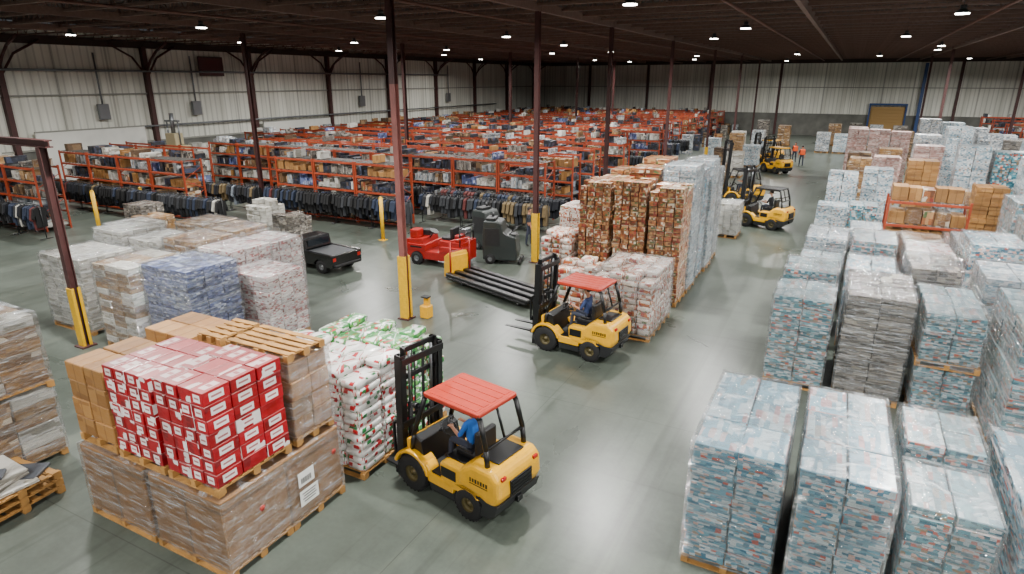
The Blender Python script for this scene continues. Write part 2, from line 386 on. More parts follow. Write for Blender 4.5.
for x,w,y,d,h,s in [(-.75,1.2,29.3,1.3,2.0,whiteb),(.5,1.05,29.3,1.3,2.1,bluer),(-.5,1.2,31.6,1.2,3.1,whiteb),(.9,1.2,32.8,1.2,3.2,whiteb),(-.4,1.2,34.2,1.2,2.4,whiteb),(4.8,1.1,30.4,1.2,3.0,kraft),(4.4,1.2,33.6,1.2,4.3,whiteb),(5.7,1.2,33.6,1.2,4.1,bluer),(6.1,1.15,30.0,1.2,4.2,whiteb),(7.4,1.15,29.2,1.2,4.0,bluer),(7.2,1.2,36.2,1.2,4.4,whiteb),(3.0,1.2,36.4,1.2,4.0,pinkw),(2.6,1.2,33.4,1.2,3.6,kraft),(1.4,1.2,38.4,1.2,3.2,pinkw),(.3,1.2,43,1.3,2.6,kraftw),(1.8,1.2,43,1.3,2.7,pinkw),(3.3,1.2,41,1.3,4.2,greyw),(4.8,1.2,42,1.3,4.6,whiteb),(6.3,1.2,43,1.3,4.2,greyw),(8.6,1.2,38,1.3,4.0,greyw),(9.2,1.2,33.5,1.3,4.2,whiteb),(7.6,1.2,32.2,1.2,3.4,greyw),
  (0,1.3,52,1.3,3.7,pinkw),(1.35,1.3,52,1.3,3.7,pinkw),(2.7,1.2,52,1.3,3.6,pinkw),(0,1.3,54,1.3,3.7,pinkw),(4.1,1.2,50,1.3,4.6,greyw),(5.4,1.2,50,1.3,4.4,whiteb),(6.7,1.2,50,1.3,4.1,greyw),(8.5,1.3,52,1.3,3.6,greyw),(10,1.3,53,1.3,3.3,darkw),(12,1.3,49,1.3,3,kraftw),(14,1.3,50,1.3,3,kraftw),(16,1.3,53,1.3,3,greyw),(9,1.3,44,1.3,3.8,greyw),(11,1.3,42,1.3,3.6,whiteb),(10.2,1.3,40,1.3,3.2,brownw),(8.2,1.3,47,1.3,3.6,darkw),(0.2,1.3,46.5,1.3,2.6,brownw),(1.9,1.3,46.5,1.3,2.9,kraftw),
  (-2.8,1.3,72,1.3,2.0,greyw),(-1.2,1.3,72,1.3,1.9,whiteb),(.4,1.3,72,1.3,2.2,brownw),(2,1.3,68,1.3,2.4,kraftw),(4,1.3,68,1.3,2.6,brownw),(6.8,1.3,66,1.3,2.6,greyw),(9,1.3,66.5,1.3,2.6,kraftw),(3,1.3,60,1.3,3.0,greyw),(5,1.3,58,1.3,3.2,darkw),(7,1.3,60,1.3,3.2,whiteb),(-2,1.3,80,1.3,2.4,kraftw),(0,1.3,82,1.3,2.4,darkw),(9,1.3,76,1.3,2.8,brownw),(4,1.3,76,1.3,2.6,darkw),(2,1.3,80,1.3,2.4,greyw),(-7,1.3,78,1.3,2.2,kraftw),(-9.5,1.3,80,1.3,2.6,darkw),
  (-11.5,1.3,60,1.3,2.0,whiteb),(-10,1.3,64,1.3,2.2,kraftw),(-10.3,1.3,67,1.3,2.2,whitew),(-9,1.3,72,1.3,2.0,greyw),(-8,1.3,50,1.3,1.9,whitew),(-9.4,1.3,47,1.3,1.8,greyw),(-7.7,1.3,57,1.3,1.8,whiteb),(-9.3,1.3,52.5,1.3,1.9,brownw),(-8.2,1.3,44.5,1.3,1.6,kraftw),(-9.6,1.3,38.5,1.3,1.8,darkw),(-8.1,1.3,37,1.3,2.0,whiteo)]:
    load(x,x+w,y,y+d,h,s,(2,2,int(h/.18)),'stacked packaged goods on pallets along the aisle',group=GF,jit=.015,rz=R.uniform(-.03,.03))
# centre stacks
load(-5.85,-4.1,16.2,18.5,1.9,whiteo,(4,4,10),'white and orange packed bundles on a pallet behind the forklift',near=True,ragged=.15,jit=.015,npal=(1,2),packname='bundle',wrap=True)
gc='tall assorted stacks beside the aisle'
for i in range(3):
    load(-7.6+1.18*i,-7.6+1.18*i+1.1,19.4+.06*(i%2),20.7,3.85+.1*(i%2),orangem,(4,4,24),'tall stack of brown and orange assorted packs on a pallet',near=True,jit=.012,group=gc,packname='pack',bev=.01,ragged=.2)
for j in range(4):
    for i in range(3):
        if i<1 and j>1: continue
        load(-7.6+1.18*i,-7.6+1.18*i+1.1-(.07*(j%2)),20.95+1.5*j,22.15+1.5*j,4.05+.15*((i+j)%3)-(.3 if i==0 else 0)-(.6 if j==3 else 0),[whiteb,bluew,whiteb,greyw][j] if i==2 else (whiteb if i==1 and j>1 else orangem),(2,2,22),'tall wrapped stack of blue and white packs beside the aisle',wrap=(i==2),group=gc,jit=.02)
load(-8.95,-7.8,19.3,20.6,2.0,whiteo,(3,3,11),'white and orange bundles stacked on a pallet',near=True,ragged=.2,jit=.02,packname='bundle')
load(-9.1,-7.8,21.2,22.6,2.6,whiteo,(3,3,12),'white and orange bundles stacked on a pallet',ragged=.2,jit=.02)
load(-7.6,-6.15,17.5,18.9,1.55,whiteo,(3,3,8),'low load of white and orange bundles on a pallet',near=True,ragged=.3,jit=.02,packname='bundle')
load(-4.9,-3.9,30.0,31.4,1.6,whitew,(3,3,6),'short white wrapped load standing by the aisle',wrap=True)
load(-6.6,-5.3,31,32.3,2.2,whiteb,(3,3,8),'white wrapped load behind the tall stacks')
load(-8.6,-7.2,27.6,29,2.0,kraftw,(3,3,7),'brown carton load behind the tall stacks')
# left cluster
gl='wrapped loads standing near the rack columns'
load(-20.4,-18.4,9.3,10.9,2.25,whitew,(4,3,12),'white film-wrapped carton load beside the column',near=True,wrap=True,group=gl)
load(-17.4,-15.85,9.1,10.8,2.4,kraftw,(3,3,13),'film-wrapped stack of brown cartons on a pallet',near=True,wrap=True,group=gl,st2=whitew)
load(-15.75,-13.95,9.4,10.95,2.5,navyw,(3,3,17),'film-wrapped stack of violet-blue packs on a pallet',near=True,wrap=True,group=gl,bev=.01)
load(-14.75,-13.15,11.1,12.5,2.0,whitep,(3,3,13),'white and pink wrapped bundles on a pallet',near=True,wrap=True,group=gl,bev=.01)
for x,y,h,s in [(-18.45,13.3,2.4,kraftw),(-16.85,13.2,2.2,whitep),(-20.1,13.5,2.4,kraftw),(-22,11.8,2.3,whitew),(-17.9,11.5,2.5,kraftw),(-16.35,11.5,2.4,whitep),(-19.6,11.5,2.3,whitew),(-23.8,13.2,2.0,whitew),(-21.8,15.2,1.7,whitew)]:
    load(x,x+1.5,y,y+1.4,h,s,(3,3,13),'film-wrapped carton load on a wooden pallet',wrap=True,group=gl,rz=R.uniform(-.01,.01))
# left foreground
load(-14.3,-12.75,2.6,5.55,2.95,kraftw,(3,4,12),'two-tier load of brown and whitish bundles wrapped in film',near=True,wrap=True,split=True,npal=(1,2),st2=whitew)
cb=mat('corrugated_cardboard','#8a6132',.7,noise=.18,nscale=2.5,bump=.15)
tape=mat('brown_packing_tape','#6a4a24',.35)
lw=mat('white_label','#e9e9e4',.5); ink=mat('black_print','#1d1d1d',.6)
for k,(x0,x1) in enumerate([(-10.5,-8.82),(-8.74,-7.06)]):
    w=x1-x0; E=empty('boxed_pallet',((x0+x1)/2,5.9,0),0,label='huge brown cardboard box wrapped on a wooden pallet',cat='boxed pallet',group='large cardboard boxes on pallets')
    for j in range(2): obj('wooden_pallet',pallet_mesh(w,1.2),E,(0,-.61+1.22*j,0))
    mb=MB(); mb.box((0,0,.147+.6),(w-.05,2.38,1.19),b=.02); part('cardboard_box',mb,[cb],E)
    mb=MB()
    mb.box((0,-1.193,.75),(.05,.004,1.15)); mb.box(((w-.05)/2+.002,0,.75),(.004,.05,1.15)); mb.box((w/2-.03,0,1.16),(.012,2.36,.06)); mb.box((0,-1.194,1.16),(w-.08,.004,.06))
    part('packing_tape',mb,[tape],E)
    if k==1:
        mb=MB(); mb.box((w/2+.016,.35,.85),(.004,.34,.26),mat=0); mb.box((w/2+.016,.38,.5),(.004,.4,.28),mat=0)
        for q in range(14): mb.box((w/2+.02,.24+.016*q,.82),(.003,.004+.006*(q%3==0),.1),mat=1)
        for q in range(4): mb.box((w/2+.02,.38,.58-.05*q),(.003,.3-.05*(q%2),.014),mat=1)
        part('shipping_label',mb,[lw,ink],E,label='white printed shipping label')
        for yy,zz in ((-.55,.85),(1.0,.95)):
            mb=MB(); mb.lathe([(.001,0),(.05,0),(.05,.004),(.001,.004)],(0,0,0),20); o=part('round_sticker',mb,[mat('red_sticker','#a8382e',.4)],E); o.rotation_euler=(0,0,-math.pi/2); o.location=(w/2+.018,yy,zz)
    obj('plastic_wrap',wrap_mesh(w+.0,2.42,.12,1.335,.008),E)
zt=1.378
load(-10.5,-9.5,4.76,5.95,1.42,kraft,(2,2,4),'brown cartons stacked on an upper pallet',z=zt,near=True)
gr_='red and white printed cartons on upper pallets'
load(-9.42,-8.3,4.74,6.05,1.6,redw,(4,3,7),'red and white printed cartons stacked on an upper pallet',z=zt,near=True,jit=.009,group=gr_,bev=.006)
load(-8.24,-7.12,4.74,6.12,1.65,redw,(4,3,7),'red and white printed cartons stacked on an upper pallet',z=zt,near=True,jit=.009,group=gr_,bev=.006)
load(-8.55,-7.12,6.22,7.08,1.45,kraft,(2,2,4),'brown cartons with an empty pallet lying on top',z=zt,near=True,toppal=True,wrap=True)
load(-10.5,-9.3,6.1,7.08,1.5,kraft,(2,2,4),'brown cartons stacked on an upper pallet',z=zt,near=True)
load(-9.22,-8.62,6.2,7.08,1.45,kraft,(1,2,4),'brown cartons with an empty pallet lying on top',z=zt,near=True,toppal=True)
load(-9.6,-6.95,7.5,8.85,2.1,xmas,(6,2,13),'white, red and green festive bundles on a pallet',near=True,ragged=.2,jit=.018,packname='bundle',npal=(2,1))
load(-9.3,-6.9,8.95,10.2,2.05,greenw,(6,2,13),'green and white festive bundles stacked on a pallet',near=True,ragged=.2,jit=.018,packname='bundle')
E=empty('pallet_load',(-12.05,4.1,0),.1,label='wooden pallet carrying folded white and grey film bags',cat='pallet of goods')
for k in range(3): obj('wooden_pallet',pallet_mesh(1.2,1.3),E,(0,0,.147*k))
mb=MB()
for q in range(5): mb.box((R.uniform(-.15,.15),R.uniform(-.2,.2),.47+.05*q),(.85,.7,.05),R.uniform(-.3,.3),0,b=.02)
part('folded_bag',mb,[whitew],E); mb=MB(); mb.box((.1,.3,.475),(.7,.5,.06),.5,b=.02); mb.box((.2,-.25,.76),(.5,.3,.06),.8,b=.02); part('grey_sheet',mb,[mat('grey_plastic','#4a4e55',.35)],E)
# ---------------------------------------------------------------- people
skinm=mat('skin','#b98468',.5); 
def skinned(n,V,Ed,mats,parent,loc,rz,sc=1):
    names=list(V); me=bpy.data.meshes.new(n); me.from_pydata([V[k][0] for k in names],[(names.index(a),names.index(b)) for a,b in Ed],[])
    o=bpy.data.objects.new(n,me); C.objects.link(o)
    m=o.modifiers.new('s','SKIN'); m.use_smooth_shade=True
    for i,k in enumerate(names):
        r=V[k][1]; me.skin_vertices[0].data[i].radius=(r,r) if not isinstance(r,tuple) else r
        me.skin_vertices[0].data[i].use_root=(i==0)
    s=o.modifiers.new('u','SUBSURF'); s.levels=2; s.render_levels=2
    dg=bpy.context.evaluated_depsgraph_get(); nm=bpy.data.meshes.new_from_object(o.evaluated_get(dg))
    bpy.data.objects.remove(o)
    ml=[]; 
    for k in mats.values():
        if k not in ml: ml.append(k)
    nm.materials.clear()
    for x in ml: nm.materials.append(x)
    seg=[]
    for a,b in Ed:
        seg.append((Vector(V[a][0]),Vector(V[b][0]),ml.index(mats[V[b][2]])))
    for p in nm.polygons:
        c=p.center; best=9;bi=0
        for a,b,i in seg:
            d=b-a; t=max(0,min(1,(c-a).dot(d)/max(d.length_squared,1e-9))); q=(c-(a+d*t)).length
            if q<best: best=q;bi=i
        p.material_index=bi; p.use_smooth=True
    o=bpy.data.objects.new(n,nm); C.objects.link(o)
    if parent: o.parent=parent
    o.location=loc; o.rotation_euler=(0,0,rz); return o
def person(loc,rz,seated,shirt,label,vest=None,hairc='#2b2019',pants='#2c3140',sc=1):
    V={};Ed=[]
    def a(k,p,r,t,par=None):
        V[k]=(p,r,t)
        if par: Ed.append((par,k))
    z=0 if seated else .93
    a('pel',(0,0,z),(.15,.12),'p'); a('sp',(.02,0,z+.2),(.14,.11),'s','pel'); a('ch',(.03,0,z+.38),(.16,.12),'s','sp'); a('nb',(.035,0,z+.5),(.06,.06),'s','ch')
    a('nk',(.045,0,z+.56),.052,'k','nb'); a('h1',(.07,0,z+.63),(.07,.075),'k','nk'); a('h2',(.075,0,z+.71),(.08,.098),'k','h1'); a('h3',(.07,0,z+.79),(.06,.075),'k','h2'); a('nose',(.178,0,z+.69),.014,'k','h2')
    for s in (1,-1):
        q=str(s)
        a('sh'+q,(.03,s*.185,z+.45),.06,'s','ch'); 
        if seated: el,wr,ha=(.14,s*.25,z+.2),(.37,s*.16,z+.22),(.43,s*.14,z+.24)
        else: el,wr,ha=(.0,s*.26,z+.18),(.1,s*.27,z-.06),(.12,s*.27,z-.14)
        a('el'+q,el,.045,'s','sh'+q); a('wr'+q,wr,.03,'k','el'+q); a('ha'+q,ha,(.04,.022),'k','wr'+q)
        dx,dz=(1,.2) if seated else (.15,-1)
        for f in range(4):
            b=Vector(ha)+Vector((dx*.03,(f-1.5)*.02,dz*.03)); t=b+Vector((dx*(.035+.005*(f in(1,2))),0,dz*.03)); e=t+Vector((.012,0,-.022))
            a('f%s%d'%(q,f),tuple(b),.009,'k','ha'+q); a('g%s%d'%(q,f),tuple(t),.009,'k','f%s%d'%(q,f)); a('i%s%d'%(q,f),tuple(e),.008,'k','g%s%d'%(q,f))
        a('t'+q,tuple(Vector(ha)+Vector((.01,-s*.045,.01))),.01,'k','ha'+q); a('u'+q,tuple(Vector(ha)+Vector((.04,-s*.05,.015))),.009,'k','t'+q)
        a('hp'+q,(.03,s*.1,z-.05),.09,'p','pel')
        if seated: kn,an,to=(.43,s*.15,z+.01),(.47,s*.15,z-.38),(.6,s*.16,z-.42)
        else: kn,an,to=(.04+.1*s,s*.1,.5),(.02+.12*s,s*.1,.09),(.15+.12*s,s*.11,.045)
        a('kn'+q,kn,.065,'p','hp'+q); a('an'+q,an,.045,'p','kn'+q); a('to'+q,to,.04,'b','an'+q)
    mats={'p':mat('trousers_'+pants,pants,.8),'s':mat('shirt_'+shirt,shirt,.8),'k':skinm,'b':mat('boots','#1c1815',.6)}
    o=skinned('person',V,Ed,mats,None,loc,rz); setp(o,label,'person'); o.scale=(sc,sc,sc)
    mb=MB()
    ctr=Vector((.062,0,z+.735))
    prof=[(.001,.1),(.05,.09),(.085,.055),(.1,.0),(.098,-.05)]
    for j in range(24):
        t=2*math.pi*j/24
        for r,h in prof:
            hh=h if not(h<0 and math.cos(t)>.3) else .02
            mb.v.append(ctr+Vector((r*1.08*math.cos(t)-.008,r*.92*math.sin(t),hh)))
    k=len(prof)
    for j in range(24):
        jj=(j+1)%24
        for q in range(k-1): mb.f.append([j*k+q,j*k+q+1,jj*k+q+1,jj*k+q]);mb.m.append(0);mb.r.append(.5);mb.sm.append(True);mb.uv.append([(0,0)]*4)
    part('hair',mb,[mat('hair_'+hairc,hairc,.8)],o)
    for s in (1,-1):
        mb=MB(); mb.cyl((.155,s*.03,z+.715),(.167,s*.03,z+.715),.011,8); part('eye',mb,[mat('eye_dark','#1a1512',.3)],o)
        mb=MB(); mb.cyl((.07,s*.08,z+.7),(.065,s*.1,z+.705),.03,10,r2=.022); part('ear',mb,[skinm],o)
    mb=MB(); mb.box((.155,0,z+.645),(.012,.05,.01),b=.003); part('mouth',mb,[mat('lips','#8a4a40',.5)],o)
    if vest:
        mb=MB()
        mb.prism([(-.125,z+.05),(.165,z+.05),(.175,z+.44),(.1,z+.52),(-.04,z+.52),(-.13,z+.44)],-.19,.19)
        part('safety_vest',mb,[mat('vest','#e8571e',.6)],o,bevel=.03)
    return o
# ---------------------------------------------------------------- forklift
yel=mat('forklift_yellow_paint','#dca200',.3,coat=.5,noise=.1); blk=mat('black_steel','#0b0b0d',.4,noise=.2); rub=mat('tyre_rubber','#111112',.8,bump=.3,nscale=40)
redp=mat('red_roof_paint','#ad321e',.4,coat=.2,noise=.15); gry=mat('grey_steel','#7c7f82',.35,metal=.7); vin=mat('black_vinyl','#141416',.5); lens=mat('lamp_glass','#e8e8e0',.15)
char=mat('charcoal_casting','#1d1e20',.45,noise=.2); rimy=mat('dusty_wheel_hub','#4a4122',.5,noise=.3)
def wheel(E,x,y,r,w,name='wheel',rimc=None):
    W=MB(); W.lathe([(r*.46,-w/2+.01),(r*.9,-w/2),(r,-w/2+.03),(r,w/2-.03),(r*.9,w/2),(r*.46,w/2-.01)],(0,0,0))
    for i in range(22):
        t=2*math.pi*i/22
        W.box((0,0,0),(.02,w*.9,.035),M=Matrix.Translation((r*math.cos(t),0,r*math.sin(t)))@Matrix.Rotation(-t,4,'Y'))
    T=part(name,W,[rub],E); T.location=(x,y,r)
    W=MB(); s=1 if y>0 else -1
    W.lathe([(.001,w*.36*s),(r*.14,w*.34*s),(r*.17,w*.2*s),(r*.4,w*.24*s),(r*.48,w*.46*s),(r*.48,-w*.45*s)],(0,0,0),20)
    for i in range(6):
        t=math.pi*i/3; W.cyl((r*.28*math.cos(t),w*.18*s,r*.28*math.sin(t)),(r*.28*math.cos(t),w*.3*s,r*.28*math.sin(t)),.016,6)
    part('wheel_rim',W,[rimc or rimy],T)
    return T
def forklift(loc,rz,label,mh=2.7,fz=.06,roofc=None,shirt='#1f62b8',driver=True,dlabel='seated forklift driver in a blue shirt holding the steering wheel',sc=.95):
    E=empty('forklift',loc,rz,label=label,cat='forklift',group='yellow counterbalance forklifts'); E.scale=(sc,sc,sc)
    roofc=roofc or redp
    for s in (1,-1):
        wheel(E,.66,s*.48,.36,.28,'front_wheel'); wheel(E,-.74,s*.49,.31,.24,'rear_wheel')
    def arc(cx,cz,r,a0,a1,n=8): return [(cx+r*math.cos(math.radians(a0+(a1-a0)*i/n)),cz+r*math.sin(math.radians(a0+(a1-a0)*i/n))) for i in range(n+1)]
    mb=MB(); mb.prism([(-.42,.16),(.25,.16)]+arc(.66,.31,.38,200,90,8)[1:]+[(.74,.69),(.78,.69),(.78,.9),(.5,.9),(.42,.56),(-.3,.56)],-.32,.32)
    for s in (1,-1): mb.prism([(-.4,.18),(.22,.18),(.26,.36),(-.4,.36)],min(s*.3,s*.56),max(s*.3,s*.56))
    part('chassis',mb,[char],E,bevel=.02)
    for s in (1,-1):
        mb=MB(); mb.prism([(-.4,.37),(.24,.37),(.26,.5),(.36,.66),(.3,.72),(.14,.57),(-.4,.57)],min(s*.34,s*.6),max(s*.34,s*.6)); part('side_sill',mb,[yel],E,bevel=.03)
    mb=MB(); mb.box((-.05,0,.585),(.55,1.12,.03),b=.005)
    part('footstep',mb,[blk],E)
    for s in (1,-1):
        mb=MB(); o=arc(.66,.36,.48,165,15,12); i_=arc(.66,.36,.41,15,165,12); mb.prism(o+i_,min(s*.3,s*.63),max(s*.3,s*.63)); part('front_fender',mb,[yel],E,bevel=.02)
    mb=MB(); mb.prism([(.38,.55),(.76,.7),(.78,1.02),(.64,1.14),(.48,1.06)],-.5,.5); part('dashboard',mb,[blk],E,bevel=.02)
    mb=MB(); mb.prism([(.72,.62),(.82,.66),(.84,1.02),(.74,1.05)],-.54,.54); part('front_cowl',mb,[yel],E,bevel=.03)
    mb=MB(); mb.prism([(-1.0,.45),(-.28,.45),(-.08,.57),(-.06,.88),(-.14,.96),(-1.0,.96)],-.6,.6); part('engine_hood',mb,[yel],E,bevel=.06)
    mb=MB(); mb.box((-.42,0,.965),(.62,.86,.03),b=.01); part('hood_mat',mb,[blk],E)
    mb=MB(); mb.prism([(-1.18,.52),(-1.38,.52),(-1.46,.72),(-1.44,1.04),(-1.3,1.2),(-.84,1.2),(-.66,1.08),(-.56,.97),(-.48,.68),(-.58,.64),(-.9,.62)],-.62,.62); part('counterweight',mb,[yel],E,bevel=.1)
    mb=MB(); mb.prism([(-1.04,.24),(-1.22,.24),(-1.36,.36),(-1.42,.56),(-.5,.62)]+arc(-.74,.31,.37,60,155,8),-.6,.6); part('counterweight_base',mb,[char],E,bevel=.04)
    mb=MB(); mb.box((-1.46,0,.8),(.03,.6,.3),b=.01)
    for q in range(4): mb.box((-1.48,0,.7+.065*q),(.02,.54,.03))
    part('vent_grille',mb,[blk],E)
    mb=MB(); mb.box((-1.4,0,.44),(.1,.14,.12),b=.01); part('tow_pin',mb,[blk],E)
    for s in (1,-1):
        mb=MB()
        for q,(a,wd) in enumerate(((-1.2,.04),(-1.14,.035),(-1.08,.04),(-1.02,.035),(-.96,.04),(-.9,.035),(-.84,.03))): mb.box((a,s*.623,.9),(wd,.006,.07 if q%2 else .08),b=.002)
        mb.box((-1.02,s*.623,.83),(.4,.006,.015)); part('side_lettering',mb,[blk],E)
        mb=MB(); mb.box((-.3,s*.605,.76),(.36,.008,.2),b=.003); part('side_vent',mb,[blk],E)
    for s in (1,-1): mb=MB(); mb.box((-1.43,s*.44,1.05),(.05,.12,.07),b=.01); part('tail_lamp',mb,[mat('red_lens','#9c1a14',.2)],E)
    mb=MB(); mb.box((-1.05,0,1.21),(.4,.7,.03),b=.01); part('rear_deck_pad',mb,[blk],E)
    mb=MB(); mb.box((-.4,0,1.02),(.48,.5,.12),b=.04); mb.box((-.66,0,1.28),(.12,.5,.5),b=.04,)
    for s in (1,-1): mb.box((-.42,s*.27,1.14),(.3,.05,.04),b=.01)
    part('seat',mb,[vin],E,bevel=.01)
    mb=MB(); mb.cyl((.54,0,1.02),(.28,0,1.2),.025,8,0)
    n=20; ax=Vector((-.62,0,.78)).normalized(); u=Vector((0,1,0)); v=ax.cross(u); c=Vector((.24,0,1.22))
    pts=[c+(u*math.cos(2*math.pi*i/n)+v*math.sin(2*math.pi*i/n))*.16 for i in range(n+1)]; mb.tube(pts,.013,6)
    for i in (0,7,13): mb.cyl(c,pts[i],.01,6)
    part('steering_wheel',mb,[vin],E)
    for q in range(3):
        mb=MB(); mb.cyl((.52,-.22-.06*q,1.02),(.46,-.22-.06*q,1.2),.008,6); mb.cyl((.46,-.22-.06*q,1.19),(.455,-.22-.06*q,1.23),.017,8)
        part('control_lever',mb,[vin],E)
    mb=MB(); zt=2.06
    for s in (1,-1):
        mb.tube([(.72,s*.5,.8),(.66,s*.5,1.15),(.34,s*.48,zt-.05),(.28,s*.48,zt)],.048,8)
        mb.tube([(-1.14,s*.5,1.12),(-1.1,s*.5,1.5),(-.96,s*.48,zt-.04),(-.9,s*.48,zt)],.048,8)
        mb.tube([(.28,s*.48,zt),(-.9,s*.48,zt)],.045,8)
    mb.tube([(.28,-.48,zt),(.28,.48,zt)],.045,8); mb.tube([(-.9,-.48,zt),(-.9,.48,zt)],.045,8); mb.tube([(-1.1,-.49,1.5),(-1.1,.49,1.5)],.028,8); mb.tube([(-1.1,0,1.5),(-.92,0,zt)],.025,8)
    part('overhead_guard',mb,[blk],E)
    mb=MB()
    mb.box((-.31,0,zt+.035),(1.22,.98,.05),b=.015)
    for q in range(5): mb.box((-.31,-.38+.19*q,zt+.062),(1.1,.14,.012),b=.005)
    for s in (1,-1): mb.box((-.31,s*.5,zt+.02),(1.26,.05,.08),b=.02)
    for x in (-.94,.32): mb.box((x,0,zt+.02),(.06,1.02,.08),b=.02)
    part('roof_panel',mb,[roofc],E)
    for s in (1,-1):
        mb=MB(); mb.cyl((.46,s*.55,1.82),(.54,s*.55,1.82),.06,12); mb.box((.44,s*.52,1.82),(.05,.1,.03)); mb.cyl((.54,s*.55,1.82),(.545,s*.55,1.82),.052,12,1); part('work_lamp',mb,[blk,lens],E)
    mx=1.04
    T=Matrix.Translation((mx,0,.3))@Matrix.Rotation(-.035,4,'Y')@Matrix.Translation((-mx,0,-.3))
    def tilt(M): 
        M.v=[T@v for v in M.v]; return M
    M=MB()
    for s in (1,-1):
        M.box((mx,s*.52,.1+mh/2-.05),(.17,.028,mh-.1)); M.box((mx-.078,s*.47,.1+mh/2-.05),(.026,.11,mh-.1)); M.box((mx+.078,s*.47,.1+mh/2-.05),(.026,.11,mh-.1))
    for z in (.32,1.25,mh-.12): M.box((mx-.1,0,z),(.04,1.06,.13),b=.005)
    part('mast_outer_rails',tilt(M),[blk],E)
    M=MB()
    for s in (1,-1):
        M.box((mx+.0,s*.4,.2+mh/2-.02),(.13,.026,mh-.12)); M.box((mx+.058,s*.365,.2+mh/2-.02),(.022,.08,mh-.12))
    for z in (.5,mh-.5,mh+.05): M.box((mx+.03,0,z),(.055,.82,.1),b=.005)
    part('mast_inner_rails',tilt(M),[blk],E)
    for s in (1,-1):
        M=MB(); M.cyl((mx-.03,s*.28,.15),(mx-.03,s*.28,mh*.62),.045,10); M.cyl((mx-.03,s*.28,mh*.62),(mx-.03,s*.28,mh-.0),.024,8,1); part('lift_cylinder',tilt(M),[blk,gry],E)
    for s in (1,-1):
        M=MB(); M.box((mx+.02,s*.1,mh*.55),(.012,.035,mh*.85)); M.tube([(mx+.03,s*.15,mh),(mx+.05,s*.16,mh*.5),(mx+.06,s*.14,.6)],.014,6); part('lift_chain',tilt(M),[char],E)
    M=MB()
    for z in (.12,.5): M.box((mx+.14,0,fz+z),(.05,1.06,.12),b=.008)
    for s in (1,-1): M.box((mx+.1,s*.25,fz+.32),(.06,.05,.5)); M.box((mx+.15,s*.51,fz+.8),(.04,.05,.7))
    M.box((mx+.15,0,fz+1.14),(.04,1.06,.05))
    for q in range(6): M.box((mx+.15,-.375+.15*q,fz+.85),(.03,.028,.58))
    part('fork_carriage',M,[blk],E)
    for s in (1,-1):
        M=MB(); M.prism([(mx+.165,fz+.6),(mx+.165,fz-.0),(mx+1.16,fz-.0),(mx+1.18,fz+.01),(mx+.6,fz+.042),(mx+.21,fz+.045),(mx+.205,fz+.6)],s*.27-.06,s*.27+.06); part('fork',M,[mat('fork_steel','#2c2c2e',.4,metal=.5)],E)
    if driver:
        c,s_=math.cos(rz),math.sin(rz); p=(-.4*sc,0)
        person((loc[0]+p[0]*c-p[1]*s_,loc[1]+p[0]*s_+p[1]*c,loc[2]+1.14*sc),rz,True,shirt,dlabel,sc=sc)
    return E
forklift((-5.3,8.15,0),math.pi-.19,'yellow forklift with red roof lifting a pallet of festive bundles',mh=2.65)
forklift((-5.8,14.88,0),math.pi-.1,'yellow forklift with red roof and black mast beside stacked bundles',mh=2.5,fz=.35,shirt='#2a3a63',dlabel='seated forklift driver in a dark blue shirt')
forklift((-3.2,33.3,0),math.pi-.3,'yellow forklift with dark roof driving across the aisle',mh=3.0,fz=.3,roofc=blk,shirt='#22262e',dlabel='seated forklift driver in a dark jacket')
forklift((-5.3,39.5,0),math.pi+.5,'forklift with tall raised black mast at the end of stacks',mh=3.8,fz=.5,roofc=blk,shirt='#1f232b',dlabel='seated forklift driver in dark clothes')
forklift((-4.8,54.5,0),math.pi/2+.8,'yellow forklift parked far along the aisle',mh=2.8,roofc=yel,driver=False)
forklift((-6.2,61,0),math.pi-.3,'yellow forklift parked far along the aisle',mh=2.6,roofc=yel,driver=False)
person((-4.0,62.5,0),-1.2,False,'#333333','person in an orange safety vest walking along the aisle',vest=True)
person((-3.2,59.5,0),1.9,False,'#333333','person in an orange safety vest walking along the aisle',vest=True)
person((-11.9,24.4,0),.6,False,'#20242c','person in dark clothes standing by the garment rails')
